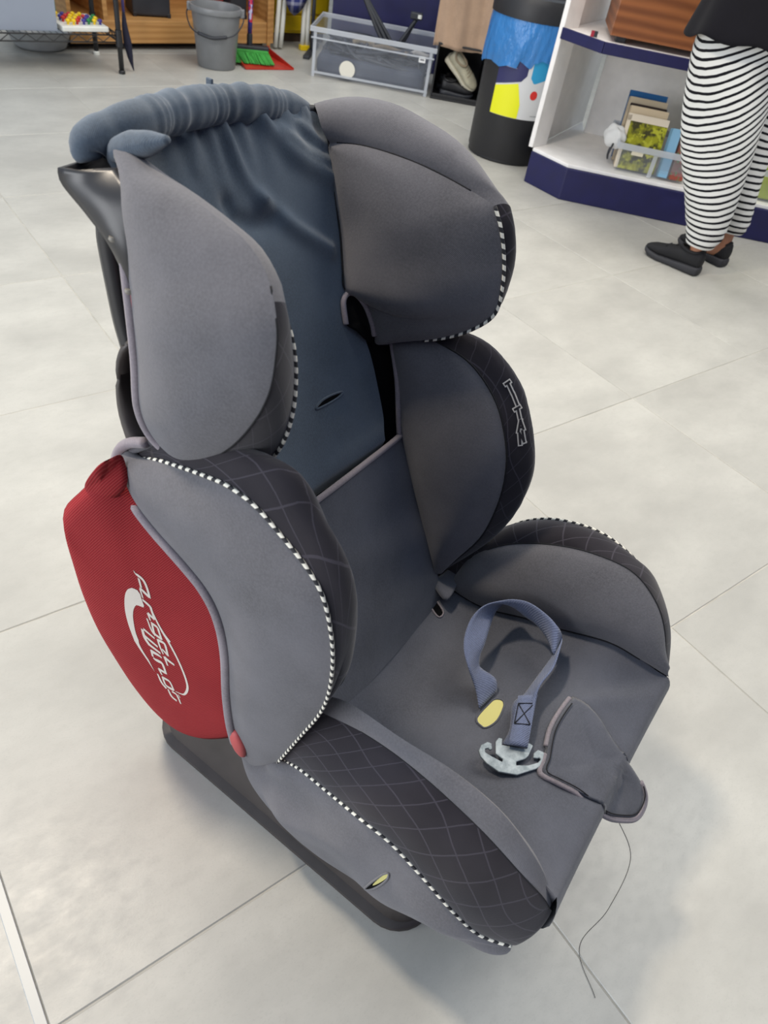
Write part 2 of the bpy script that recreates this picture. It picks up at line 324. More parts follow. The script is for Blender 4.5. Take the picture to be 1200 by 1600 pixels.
SEAT = {
 'TL': {'T0':[[-.197,-.4563,0.6072],[-.2007,-.5019,0.5815],[-.2044,-.5175,0.5532],[-.2081,-.5087,0.5297],[-.2118,-.4837,0.5112],[-.213,-.4496,0.4924],[-.213,-.4119,0.4753],[-.213,-.3792,0.4543],[-.213,-.3607,0.4206],[-.2124,-.3531,0.3678],[-.2105,-.3535,0.2862],[-.2087,-.3491,0.2143],[-.2068,-.3381,0.159],[-.205,-.3253,0.1193]],'T1':[[-.19,-.4652,0.5967],[-.1941,-.5086,0.5552],[-.1983,-.5112,0.5517],[-.2024,-.4618,0.5835],[-.2065,-.4195,0.6024],[-.2106,-.3721,0.6198],[-.2124,-.3462,0.6264],[-.2129,-.3146,0.6242],[-.2135,-.2833,0.6106],[-.2141,-.2519,0.5933],[-.2146,-.2309,0.5717],[-.2144,-.2181,0.5365],[-.2125,-.2111,0.4911],[-.2106,-.2107,0.4341],[-.2087,-.2192,0.38],[-.2069,-.2414,0.3049],[-.205,-.2717,0.2039]],'Tc':[[-.192,-.4626,0.6009],[-.192,-.4164,0.6258],[-.192,-.3743,0.644],[-.192,-.3353,0.6566],[-.192,-.313,0.6605],[-.192,-.291,0.6595],[-.192,-.2672,0.634],[-.192,-.2345,0.6013],[-.192,-.217,0.5631],[-.192,-.2093,0.5025],[-.192,-.2092,0.4488],[-.192,-.2207,0.3894]],'T3':[[-.15,-.4212,0.5997],[-.1545,-.3858,0.6213],[-.159,-.3456,0.6218],[-.1635,-.308,0.6106],[-.165,-.2675,0.5788],[-.165,-.2399,0.5323],[-.165,-.2264,0.487],[-.1635,-.2226,0.4332],[-.159,-.2289,0.3726],[-.1545,-.2512,0.3143],[-.15,-.2714,0.2669]],'T4':[[-.146,-.4188,0.6023],[-.146,-.4074,0.5631],[-.146,-.3949,0.519],[-.1411,-.3761,0.4783],[-.1377,-.3495,0.4277],[-.1368,-.3209,0.3732],[-.1368,-.2957,0.3253],[-.1364,-.2711,0.2783]]},
 'TR': {'T0':[[0.197,-.4563,0.6072],[0.2007,-.5019,0.5815],[0.2044,-.5175,0.5532],[0.2081,-.5087,0.5297],[0.2118,-.4837,0.5112],[0.213,-.4496,0.4924],[0.213,-.4119,0.4753],[0.213,-.3792,0.4543],[0.213,-.3607,0.4206],[0.2124,-.3531,0.3678],[0.2105,-.3535,0.2862],[0.2087,-.3491,0.2143],[0.2068,-.3381,0.159],[0.205,-.3253,0.1193]],'T1':[[0.19,-.4652,0.5967],[0.1941,-.5086,0.5552],[0.1983,-.5112,0.5517],[0.2024,-.4618,0.5835],[0.2065,-.4195,0.6024],[0.2106,-.3721,0.6198],[0.2124,-.3462,0.6264],[0.2129,-.3146,0.6242],[0.2135,-.2833,0.6106],[0.2141,-.2519,0.5933],[0.2146,-.2309,0.5717],[0.2144,-.2181,0.5365],[0.2125,-.2111,0.4911],[0.2106,-.2107,0.4341],[0.2087,-.2192,0.38],[0.2069,-.2414,0.3049],[0.205,-.2717,0.2039]],'Tc':[[0.165,-.4306,0.5925],[0.174,-.402,0.6122],[0.183,-.3628,0.63],[0.192,-.3107,0.6277],[0.1944,-.2621,0.5993],[0.1935,-.234,0.5611],[0.1926,-.21,0.5079],[0.1908,-.2034,0.4687],[0.1872,-.207,0.4155],[0.1836,-.2242,0.3552],[0.18,-.2544,0.2875]],'T3':[[0.15,-.4212,0.5997],[0.1545,-.3858,0.6213],[0.159,-.3456,0.6218],[0.1635,-.308,0.6106],[0.165,-.2675,0.5788],[0.165,-.2399,0.5323],[0.165,-.2264,0.487],[0.1635,-.2226,0.4332],[0.159,-.2289,0.3726],[0.1545,-.2512,0.3143],[0.15,-.2714,0.2669]],'T4':[[0.146,-.4188,0.6023],[0.146,-.4074,0.5631],[0.146,-.3949,0.519],[0.1411,-.3761,0.4783],[0.1377,-.3495,0.4277],[0.1368,-.3209,0.3732],[0.1368,-.2957,0.3253],[0.1364,-.2711,0.2783]]},
 'HL': {'k0':[[-.165,-.525,0.8477],[-.1775,-.5019,0.8386],[-.19,-.4885,0.8179],[-.195,-.4822,0.7843],[-.2,-.4751,0.7427],[-.2,-.4754,0.6919],[-.2,-.4778,0.634],[-.195,-.4628,0.6008],[-.19,-.4337,0.5923]],'k2u':[[-.155,-.5291,0.8499],[-.1621,-.5024,0.8529],[-.1693,-.4635,0.8495],[-.1764,-.4296,0.8492],[-.1814,-.3838,0.8439],[-.1843,-.3541,0.8381],[-.1871,-.3336,0.8284],[-.19,-.3222,0.8131]],'k2l':[[-.2,-.3125,0.8114],[-.2014,-.3089,0.793],[-.2029,-.3084,0.7724],[-.2043,-.3115,0.7429],[-.2043,-.3252,0.7079],[-.2029,-.3516,0.6653],[-.2014,-.3812,0.6318],[-.2,-.4087,0.6099]],'k3u':[[-.14,-.5397,0.8054],[-.1475,-.4961,0.8128],[-.155,-.44,0.8134],[-.162,-.3927,0.808],[-.168,-.3365,0.798]],'k3l':[[-.175,-.3315,0.7928],[-.1717,-.3252,0.7802],[-.1683,-.3214,0.7608],[-.165,-.3202,0.733],[-.165,-.3207,0.7006],[-.165,-.3279,0.6654],[-.165,-.3439,0.6315],[-.1617,-.3749,0.5948],[-.1583,-.4183,0.5591],[-.136,-.4368,0.5952]],'k4':[[-.1436,-.543,0.8039],[-.1405,-.5379,0.7865],[-.1314,-.516,0.7447],[-.1246,-.4998,0.714],[-.1094,-.4772,0.6709],[-.108,-.4717,0.6604],[-.122,-.4665,0.6588],[-.129,-.4507,0.6375],[-.136,-.4368,0.5952]]},
 'HR': {'k0':[[0.165,-.525,0.8477],[0.1775,-.5019,0.8386],[0.19,-.4885,0.8179],[0.195,-.4822,0.7843],[0.2,-.4751,0.7427],[0.2,-.4754,0.6919],[0.2,-.4778,0.634],[0.195,-.4628,0.6008],[0.19,-.4337,0.5923]],'k2u':[[0.145,-.5706,0.8362],[0.16,-.5558,0.8436],[0.175,-.5318,0.85],[0.1829,-.4934,0.8532],[0.1871,-.452,0.8483],[0.19,-.4006,0.8364],[0.19,-.3526,0.8106],[0.19,-.3225,0.7827]],'k2l':[[0.19,-.3225,0.7827],[0.1935,-.3169,0.7702],[0.1968,-.3144,0.755],[0.2,-.3158,0.7305],[0.2015,-.328,0.6998],[0.2013,-.3532,0.6609],[0.2009,-.3817,0.6303],[0.2,-.4087,0.6099]],'k3u':[[0.14,-.5397,0.8054],[0.1475,-.4961,0.8128],[0.155,-.44,0.8134],[0.162,-.3927,0.808],[0.168,-.3365,0.798]],'k3l':[[0.168,-.3344,0.796],[0.169,-.3222,0.7772],[0.17,-.3104,0.749],[0.1675,-.3019,0.7192],[0.165,-.3008,0.6849],[0.1575,-.3215,0.6577],[0.15,-.3526,0.6354],[0.145,-.3926,0.6146],[0.14,-.4371,0.5916]],'k4':[[0.1436,-.543,0.8039],[0.1405,-.5379,0.7865],[0.1314,-.516,0.7447],[0.1246,-.4998,0.714],[0.1094,-.4772,0.6709],[0.108,-.4717,0.6604],[0.122,-.4665,0.6588],[0.129,-.4507,0.6375],[0.136,-.4368,0.5952]]},
 'BL': {'S0':[[-.205,-.3411,0.1613],[-.2062,-.315,0.0879],[-.2075,-.2551,0.0548],[-.2087,-.1847,0.0544],[-.21,-.1211,0.0775],[-.2087,-.0638,0.0972],[-.2075,0.0058,0.1258],[-.2062,0.046,0.1725],[-.205,0.0667,0.2128]],'S1':[[-.19,-.2869,0.1733],[-.2017,-.2441,0.2205],[-.2133,-.1916,0.2483],[-.225,-.139,0.2746],[-.225,-.0948,0.2749],[-.225,-.0487,0.2581],[-.225,-.0109,0.24],[-.2183,0.0246,0.2149],[-.2117,0.0465,0.2112],[-.205,0.0659,0.2155]],'S2':[[-.175,-.2406,0.318],[-.1814,-.1803,0.351],[-.1878,-.1353,0.368],[-.192,-.0884,0.3729],[-.192,-.0431,0.3636],[-.192,-.0064,0.352],[-.189,0.0362,0.3267],[-.1845,0.0632,0.3074],[-.18,0.0758,0.2875]],'Sc':[[-.165,-.2461,0.3369],[-.1706,-.2053,0.3668],[-.1761,-.137,0.382],[-.178,-.0725,0.394],[-.178,-.0161,0.3867],[-.1761,0.0236,0.3594],[-.1706,0.0554,0.3188],[-.165,0.077,0.2689]],'S4':[[-.155,-.2521,0.2467],[-.16,-.191,0.2454],[-.165,-.1286,0.2682],[-.165,-.08,0.2867],[-.165,-.0133,0.3159],[-.17,0.0326,0.3141],[-.175,0.0748,0.3081]]},
 'BR': {'S0':[[0.205,-.3411,0.1613],[0.2062,-.315,0.0879],[0.2075,-.2551,0.0548],[0.2087,-.1847,0.0544],[0.21,-.1211,0.0775],[0.2087,-.0638,0.0972],[0.2075,0.0058,0.1258],[0.2062,0.046,0.1725],[0.205,0.0667,0.2128]],'S1':[[0.19,-.287,0.24],[0.225,-.2264,0.3312],[0.2283,-.1994,0.3706],[0.2317,-.1632,0.3995],[0.235,-.1198,0.4146],[0.235,-.0823,0.4185],[0.235,-.0457,0.4099],[0.235,-.0282,0.4014],[0.243,0,0.375],[0.238,0.04,0.305],[0.222,0.06,0.25],[0.2,0.068,0.222]],'Sc':[[0.18,-.265,0.2349],[0.1915,-.2478,0.302],[0.2029,-.2189,0.3554],[0.2144,-.1926,0.389],[0.2225,-.1624,0.4103],[0.2242,-.1196,0.4274],[0.2258,-.0784,0.4305],[0.2275,-.0417,0.4188],[0.2238,-.0024,0.3983],[0.2175,0.0376,0.3594],[0.2113,0.0622,0.325],[0.205,0.0792,0.2785]],'S3':[[0.165,-.2565,0.2391],[0.1733,-.2403,0.3062],[0.1817,-.2085,0.3493],[0.19,-.175,0.3739],[0.19,-.1316,0.4016],[0.19,-.0845,0.4199],[0.19,-.0344,0.4256],[0.1883,0.0037,0.4082],[0.1867,0.0348,0.3742],[0.185,0.0672,0.309]],'S4':[[0.155,-.2521,0.2467],[0.16,-.191,0.2454],[0.165,-.1286,0.2682],[0.165,-.08,0.2867],[0.165,-.0133,0.3159],[0.17,0.0326,0.3141],[0.175,0.0748,0.3081]]},
 'misc': {'pipR':[[0.225,-.2264,0.3312],[0.2283,-.1994,0.3706],[0.2317,-.1632,0.3995],[0.235,-.1198,0.4146],[0.235,-.0823,0.4185],[0.235,-.0457,0.4099],[0.235,-.0282,0.4014]]},
 'red': {'outline':[[-.232,-.5106,0.545],[-.248,-.5372,0.514],[-.255,-.5532,0.4874],[-.26,-.5522,0.4641],[-.258,-.5527,0.4176],[-.25,-.558,0.3476],[-.238,-.5593,0.265],[-.224,-.5516,0.1858],[-.21,-.5327,0.1034],[-.2,-.5013,0.0503],[-.193,-.4613,0.0379],[-.187,-.4123,0.0699],[-.182,-.3539,0.1539],[-.18,-.3516,0.2594],[-.18,-.3564,0.3626],[-.181,-.372,0.4131],[-.184,-.4041,0.458],[-.194,-.4427,0.4981],[-.208,-.4825,0.5317]],'cap':[[-.225,-.4864,0.5778],[-.24,-.4856,0.5846],[-.25,-.4973,0.571],[-.25,-.5234,0.5269],[-.242,-.504,0.5134],[-.23,-.4796,0.5458]]},
 'logo': [[[-.4153,0.5322,0.0006],[-.4121,0.5292,0.003],[-.4056,0.5303,0.0038],[-.399,0.529,0.0036],[-.3947,0.521,0.0032],[-.3927,0.5118,0.0032],[-.3913,0.5051,0.0023]],[[-.4078,0.5255,0.0027],[-.4054,0.5116,0.0026]],[[-.4082,0.5089,0.0026],[-.4022,0.5076,0.0042],[-.3928,0.5061,0.0035]],[[-.4079,0.5064,0.0026],[-.4048,0.4933,0.0017]],[[-.4061,0.4892,0.0028],[-.3937,0.4884,0.0036],[-.3919,0.4852,0.003],[-.3878,0.4687,0.0027]],[[-.3878,0.4687,0.0032],[-.3991,0.4705,0.0037]],[[-.3991,0.4698,0.0032],[-.3959,0.4593,0.0019]],[[-.3952,0.4556,0.0029],[-.3841,0.4567,0.0032],[-.3815,0.4497,0.0029],[-.378,0.4378,0.0028]],[[-.3935,0.4565,0.0027],[-.3909,0.4389,0.003],[-.3787,0.4384,0.0036]],[[-.4022,0.4576,0.0019],[-.3964,0.4404,0.0023],[-.3897,0.4349,0.0028]],[[-.3891,0.4818,0.0006],[-.382,0.4664,0.0027],[-.3724,0.4541,0.0037],[-.3621,0.4472,0.004]],[[-.376,0.4571,0.0036],[-.3654,0.4453,0.0034],[-.351,0.4244,0.0032],[-.3402,0.4015,0.003],[-.3352,0.3837,0.003],[-.3348,0.3718,0.003],[-.3376,0.3601,0.003],[-.3431,0.3488,0.0028],[-.3504,0.3436,0.0017],[-.3602,0.3393,0.0008]],[[-.4145,0.4253,0.0033],[-.4114,0.4102,0.0044],[-.4034,0.4021,0.0047]],[[-.412,0.4278,0.0032],[-.3917,0.4274,0.0024]],[[-.4109,0.4146,0.0036],[-.3875,0.4139,0.0029]],[[-.4043,0.403,0.0037],[-.3833,0.4041,0.0029]],[[-.4018,0.3937,0.003],[-.4002,0.3811,0.0027]],[[-.4015,0.3916,0.0044],[-.3871,0.3959,0.0037],[-.382,0.3954,0.0022]],[[-.3993,0.3795,0.0027],[-.3948,0.379,0.004],[-.3843,0.3831,0.0036],[-.3807,0.3794,0.0034],[-.3765,0.3646,0.003]],[[-.3779,0.3657,0.0033],[-.3908,0.3627,0.0033]],[[-.3908,0.3634,0.0033],[-.3855,0.3539,0.0023]],[[-.3855,0.3486,0.0031],[-.3729,0.3525,0.0032],[-.3686,0.3493,0.0029],[-.3636,0.3383,0.0028]],[[-.3849,0.3492,0.0028],[-.3795,0.3355,0.0031],[-.3644,0.3382,0.0037]],[[-.3947,0.3476,0.0022],[-.388,0.3332,0.0034],[-.3791,0.3277,0.0036]],[[-.3759,0.329,0.0023],[-.3695,0.3175,0.0036],[-.3592,0.3164,0.0027]],[[-.368,0.3311,0.0022],[-.3581,0.3323,0.0031],[-.351,0.3169,0.0019]],[[-.3864,0.4306,0.0025],[-.3826,0.4173,0.0027],[-.3779,0.4074,0.0019]],[[-.3852,0.43,0.0033],[-.3758,0.4336,0.0035],[-.3722,0.4314,0.0029],[-.3688,0.412,0.0029]],[[-.3792,0.4171,0.0026],[-.3689,0.4131,0.0031]],[[-.3765,0.4035,0.0033],[-.3715,0.3884,0.0023]],[[-.3761,0.4028,0.004],[-.3689,0.4021,0.0036],[-.3577,0.403,0.0026]],[[-.3553,0.3366,0.0011],[-.3513,0.3322,0.0011]]],
 'swoosh': [[-.4234,0.4944],[-.4316,0.4843],[-.4377,0.4702],[-.4415,0.4527],[-.4431,0.4317],[-.4407,0.408],[-.4335,0.3821],[-.4351,0.3853],[-.4272,0.3749],[-.4132,0.3613],[-.4002,0.3472],[-.4097,0.3647],[-.4198,0.3758],[-.4256,0.387],[-.4245,0.3903],[-.4289,0.4064],[-.4295,0.4318],[-.4273,0.4474],[-.4226,0.4611],[-.4156,0.471],[-.4044,0.4761],[-.4074,0.4876],[-.4098,0.4982],[-.4151,0.499]],
 'titan': [[[0.19,-.2708,0.5908],[0.19,-.2671,0.5969]],[[0.19,-.2681,0.5936],[0.19,-.2592,0.5845]],[[0.19,-.2572,0.5827],[0.19,-.2485,0.5726]],[[0.19,-.2494,0.564],[0.19,-.2446,0.571]],[[0.19,-.2462,0.5672],[0.19,-.24,0.5564]],[[0.19,-.2381,0.5537],[0.19,-.2359,0.5373]],[[0.19,-.2381,0.5537],[0.19,-.2311,0.5446]],[[0.19,-.2365,0.5439],[0.19,-.2329,0.5459]],[[0.19,-.2341,0.536],[0.19,-.2286,0.5219]],[[0.19,-.2335,0.5355],[0.19,-.2248,0.528]],[[0.19,-.2314,0.5406],[0.19,-.2248,0.528]]],
 'roll': [[-.172,-.5443,0.8372],[-.172,-.5466,0.8455],[-.165,-.5456,0.8516],[-.15,-.5448,0.8545],[-.12,-.5462,0.8575],[-.06,-.5653,0.8546],[0,-.5766,0.8501],[0.06,-.5784,0.8433],[0.11,-.5823,0.8333],[0.14,-.575,0.8278]],
 'corner': [[-.158,-.4654,0.8733],[-.158,-.4933,0.8621],[-.158,-.5198,0.851],[-.158,-.5309,0.8408],[-.158,-.5261,0.8311]],
 'plast': {'head':[[-.19,-.5112,0.8567],[-.1956,-.5268,0.8497],[-.2,-.5454,0.8357],[-.2,-.5441,0.8246],[-.2,-.5158,0.8083],[-.2,-.4881,0.7878],[-.1967,-.4784,0.7751],[-.1911,-.4704,0.8242],[-.1811,-.4899,0.8445],[-.17,-.5164,0.8392]]},
 'flank': {'a':[[-.185,-.5008,0.6875],[-.185,-.5077,0.6704],[-.185,-.5073,0.6416],[-.185,-.4977,0.6081],[-.185,-.4818,0.5828]],'b':[[-.2,-.4869,0.7011],[-.2,-.5002,0.6767],[-.2,-.5078,0.6407],[-.2,-.508,0.6101],[-.2,-.4982,0.5791]]},
 'post': {'a':[[-.17,-.5335,0.786],[-.17,-.5347,0.7695],[-.17,-.5311,0.7346],[-.17,-.5262,0.6977],[-.17,-.5198,0.6729]]},
 'back': {'R':[[0.1369,-.5649,0.838],[0.1432,-.5564,0.8218],[0.1405,-.5379,0.7865],[0.1314,-.516,0.7447],[0.1246,-.4998,0.714],[0.1094,-.4772,0.6709],[0.108,-.4717,0.6604],[0.1099,-.467,0.6516],[0.1157,-.4525,0.6238],[0.1211,-.4323,0.5854],[0.1203,-.4103,0.5435],[0.1171,-.3942,0.5128],[0.1076,-.379,0.4838],[0.12,-.36,0.42]],'pR':[[0.1411,-.3761,0.4783],[0.1377,-.3495,0.4277],[0.1368,-.3209,0.3732],[0.1368,-.2957,0.3253],[0.1364,-.2711,0.2783],[0.13,-.2468,0.2321]]},
 'folds': {'A':[[0.057,0.835],[0.086,0.8],[0.131,0.772]],'B':[[-.001,0.838],[0.009,0.799],[0.02,0.771]],'C':[[0.026,0.769],[0.056,0.741],[0.101,0.707]],'H':[[-.022,0.774],[-.016,0.76],[0.016,0.749],[0.036,0.753]],'D':[[0.078,0.824],[0.108,0.8],[0.135,0.787]],'E':[[-.043,0.836],[-.049,0.809]],'F':[[0.11,0.826],[0.124,0.81],[0.137,0.802]],'G':[[0.161,0.793],[0.148,0.754]]},
 'opening': [[0.0942,-.4558,0.6301],[0.097,-.4627,0.6433],[0.101,-.4683,0.654],[0.112,-.4716,0.6583],[0.116,-.466,0.6601],[0.12,-.4586,0.656],[0.124,-.4502,0.6454],[0.128,-.4424,0.6282],[0.132,-.4373,0.6094],[0.136,-.44,0.5956],[0.1173,-.439,0.6068],[0.1036,-.4469,0.6218]],
 'crumple': [[0.1339,-.2704,0.262],[0.1578,-.2693,0.262],[0.1927,-.2652,0.262],[0.2331,-.2585,0.262],[0.2243,-.2437,0.262],[0.1767,-.2435,0.262],[0.1328,-.2349,0.262],[0.1164,-.2383,0.262]],
 'strap': {'A':[[-.0072,-.1048,0.262],[0.008,-.1231,0.2741],[0.0125,-.1414,0.2952],[0.0269,-.1594,0.3022],[0.0466,-.1713,0.3067],[0.072,-.1773,0.3155],[0.0952,-.1726,0.324],[0.1145,-.157,0.3299],[0.1213,-.1448,0.3363],[0.1262,-.1263,0.3414],[0.1231,-.1008,0.3436],[0.1158,-.0777,0.3431],[0.1218,-.066,0.3231],[0.0962,-.0598,0.3336],[0.0655,-.0526,0.3271],[0.0404,-.0544,0.3213],[0.0275,-.0531,0.3159],[0.0129,-.0478,0.3099],[-.0177,-.0368,0.309],[-.0428,-.0274,0.303]],'B':[[0.0321,-.1,0.262],[0.0392,-.11,0.2741],[0.0392,-.1345,0.2762],[0.0496,-.1425,0.2832],[0.0651,-.1465,0.2927],[0.0896,-.1542,0.2975],[0.1178,-.1607,0.301],[0.1391,-.1559,0.3069],[0.1423,-.1453,0.3093],[0.132,-.124,0.3084],[0.1283,-.105,0.3106],[0.1179,-.0818,0.3091],[0.0883,-.062,0.3221],[0.1147,-.0627,0.3046],[0.0833,-.0641,0.3001],[0.055,-.0656,0.2933],[0.0326,-.0672,0.2859],[0.0117,-.0715,0.2859],[-.0208,-.0574,0.282],[-.045,-.0548,0.283]]},
 'buckle': [[-.0684,-.0601,0.296],[-.0626,-.0645,0.296],[-.064,-.0694,0.296],[-.0728,-.0733,0.296],[-.0811,-.0718,0.296],[-.086,-.0667,0.296],[-.0889,-.0561,0.296],[-.0888,-.0398,0.296],[-.078,-.0208,0.296],[-.056,-.0064,0.296],[-.0432,-.0021,0.296],[-.0356,-.0041,0.296],[-.0306,-.0094,0.296],[-.0324,-.0162,0.296],[-.0394,-.0181,0.296],[-.0457,-.016,0.296],[-.0434,-.0117,0.296],[-.0405,-.0099,0.296],[-.0415,-.0079,0.296],[-.0474,-.0086,0.296],[-.0582,-.0161,0.296],[-.0677,-.0274,0.296],[-.0637,-.0295,0.296],[-.0536,-.0228,0.296],[-.0477,-.0215,0.296],[-.0315,-.0233,0.296],[-.0313,-.0278,0.296],[-.0333,-.0301,0.296],[-.0406,-.0278,0.296],[-.056,-.0536,0.296],[-.0482,-.0573,0.296],[-.0502,-.0614,0.296],[-.0575,-.0618,0.296],[-.0713,-.054,0.296],[-.0716,-.0434,0.296],[-.0752,-.043,0.296],[-.0771,-.0562,0.296],[-.0778,-.0648,0.296],[-.0741,-.0669,0.296],[-.0707,-.0644,0.296],[-.0716,-.0617,0.296]],
 'flap': [[0.0651,-.0147,0.302],[0.0582,-.0173,0.302],[0.0324,-.0188,0.302],[0.0068,-.0177,0.302],[-.0143,-.0128,0.3018],[-.0372,-.0055,0.3006],[-.0563,-.0007,0.2989],[-.0534,0.019,0.293],[-.0463,0.043,0.2813],[-.0386,0.0669,0.264],[-.0254,0.0901,0.2437],[-.0027,0.1109,0.227],[0.0129,0.122,0.227],[0.0282,0.1247,0.227],[0.0413,0.1212,0.2314],[0.0465,0.1096,0.2469],[0.0468,0.0911,0.2651],[0.0474,0.0689,0.2816],[0.0538,0.0463,0.2935],[0.0623,0.0272,0.2994],[0.0653,0.0116,0.3015],[0.0649,-.0043,0.302]],
 'box': [[0.0008,-.0645,0.2975],[0.0147,-.0486,0.2975],[-.0158,-.0386,0.2975],[-.0276,-.055,0.2975]],
 'slots': {'crotch':[[-.0187,-.1008,0.275],[-.0283,-.0876,0.275],[-.0256,-.082,0.275],[-.0089,-.0772,0.275],[0.0158,-.0806,0.275],[0.0247,-.0867,0.275],[0.0229,-.0949,0.275],[0.0143,-.0986,0.275]],'back':[[0.0082,-.4207,0.5633],[0.0222,-.4229,0.5674],[0.0415,-.4226,0.5669],[0.0601,-.4209,0.5638],[0.0498,-.4194,0.5609],[0.0275,-.4195,0.561]],'crease':[[0.123,-.27,0.245],[0.1328,-.2705,0.245],[0.1239,-.2506,0.245],[0.1149,-.2333,0.245],[0.1031,-.2338,0.245],[0.1081,-.2497,0.245]],'side':[[-.215,-.1022,0.1432],[-.215,-.0979,0.1748],[-.215,-.0886,0.2117],[-.215,-.0822,0.2261],[-.215,-.0811,0.211],[-.215,-.0897,0.177]]}}
# ------------------------------------------------------------------ floor: 0.6 m tiles, joints recessed
def tile_mat():
    m, nt, b = newmat('pale_concrete_tile', (206, 205, 201), .38, 0, .45)
    oi = nd(nt, 'ShaderNodeObjectInfo'); g = nd(nt, 'ShaderNodeNewGeometry')
    v = nd(nt, 'ShaderNodeVectorMath', operation='MULTIPLY_ADD'); nt.links.new(g.outputs['Position'], v.inputs[0]); v.inputs[1].default_value = (1, 1.6, 1)
    cb = nd(nt, 'ShaderNodeCombineXYZ'); nt.links.new(math_(nt, 'MULTIPLY', oi.outputs['Random'], 30), cb.inputs[2]); nt.links.new(math_(nt, 'MULTIPLY', oi.outputs['Random'], 9), cb.inputs[0]); nt.links.new(cb.outputs[0], v.inputs[2])
    n1 = noise(nt, 3.2, 7, v.outputs[0], .62); n2 = noise(nt, 46, 4, v.outputs[0]); n3 = noise(nt, 260, 2, v.outputs[0])
    c = mix(nt, ramp(nt, n1, .33, .68), lin((164, 162, 155)), lin((184, 182, 174)))
    c = mix(nt, math_(nt, 'MULTIPLY', ramp(nt, n2, .5, .75), .28), c, lin((164, 161, 154)))
    c = mix(nt, math_(nt, 'MULTIPLY', ramp(nt, n3, .55, .72), .2), c, lin((152, 149, 144)))
    nt.links.new(c, b.inputs['Base Color'])
    nt.links.new(math_(nt, 'MULTIPLY_ADD', n2, .2, .30), b.inputs['Roughness'])
    bump(nt, b, n3, .12, .0006); return m
TILE = tile_mat()
GROUT = plastic('cement_grout', (176, 172, 162), .9, .2)
X0, Y0, TS = -.0766 * 1.06518, .28417 * 1.06518, .6
floor = prism('floor', [(-3.2, -1.8), (6.5, -1.8), (6.5, 7.5), (-3.2, 7.5)], -.06, -.0016, GROUT, None, 0); tag(floor, kind='structure')
tv, tf = boxvf(-TS / 2 + .0011, -TS / 2 + .0011, -.012, TS / 2 - .0011, TS / 2 - .0011, 0)
tme = bpy.data.meshes.new('tile'); 
bm = bmesh.new(); vs_ = [bm.verts.new(v) for v in tv]; [bm.faces.new([vs_[i] for i in f]) for f in tf]
bmesh.ops.bevel(bm, geom=[e for e in bm.edges if all(v.co.z > -.001 for v in e.verts)], offset=.0014, segments=1, affect='EDGES'); bm.to_mesh(tme); bm.free(); tme.materials.append(TILE)
for i in range(-3, 10):
    for j in range(-3, 11):
        cx, cy = X0 + (i + .5) * TS, Y0 + (j + .5) * TS
        if cx < -1.2 and cy > 4: continue
        sx = -.008 if i == -1 else 0
        o = bpy.data.objects.new('tile', tme); COL.objects.link(o); o.parent = floor; o.location = (cx + sx, cy, random.uniform(-.0004, .0003))
        o.rotation_euler = (0, 0, random.choice((0, PI)))
ALU = newmat('worn_aluminium', (158, 160, 160), .45, .35)[0]
strip = boxes('trim_1', [(X0 - .0128, -1.6, -.012, X0 + .0005, 6.9, .0008)], ALU, None, .001); tag(strip, kind='structure')

PAINT = plastic('white_wall_paint', (214, 212, 206), .8, .05, .03)
for nm_, a_, b_ in (('wall_back', (-3.2, 6.3, 0), (6.0, 6.4, 3.0)), ('wall_right', (5.9, -1.8, 0), (6.0, 6.3, 3.0))):
    tag(box(nm_, a_, b_, PAINT, None, 0), kind='structure')
WHITEF = plastic('white_frame_paint', (220, 220, 216), .5, 0, .02)
tag(box('added_wall_front', (-3.2, -1.9, 0), (6.0, -1.8, 3.0), plastic('navy_blocker', (40, 40, 84), .7, .05, .05), None, 0), kind='structure')  # unseen dark wall added behind the camera to cut ambient light
fill_frame = boxes('added_window_frame', [(-3.22, -.86, .30, -3.14, -.80, 2.20), (-3.22, 2.20, .30, -3.14, 2.26, 2.20), (-3.22, -.86, .24, -3.14, 2.26, .30), (-3.22, -.86, 2.20, -3.14, 2.26, 2.26), (-3.20, .67, .30, -3.16, .73, 2.20)], WHITEF, None, .004); tag(fill_frame, kind='structure')  # unseen frame made up to go round the added left fill
for nm_, a_, b_ in (('baseboard_back', (-3.2, 6.285, 0), (5.885, 6.3, .09)), ('baseboard_right', (5.885, -1.8, 0), (5.9, 6.3, .09))):
    tag(box(nm_, a_, b_, PAINT, None, .003), kind='structure')
# ------------------------------------------------------------------ the child car seat
PSI, U0 = math.radians(18.5), .56
seat = empty('child_car_seat', (U0 * math.cos(PSI), U0 * math.sin(PSI), 0), PSI)
tag(seat, 'worn grey and black child car seat with red side wing and striped piping', 'car seat')
def sv(p): p = np.asarray(p, float); q = p.copy(); q[..., 1] *= -1; return q
def cv(d): return {k: sv(v) for k, v in d.items()}
mir = lambda c: np.asarray(c) * np.array([-1, 1, 1])
def ribbon(name, P, off, mat, parent, thick=.003, n=48):
    P = cr(P, n); off = np.asarray(off, float)
    G = np.stack([P, P + off * .5 + np.array([0, 0, 0]), P + off], 1)
    return grid_obj(name, G, mat, parent, thick)

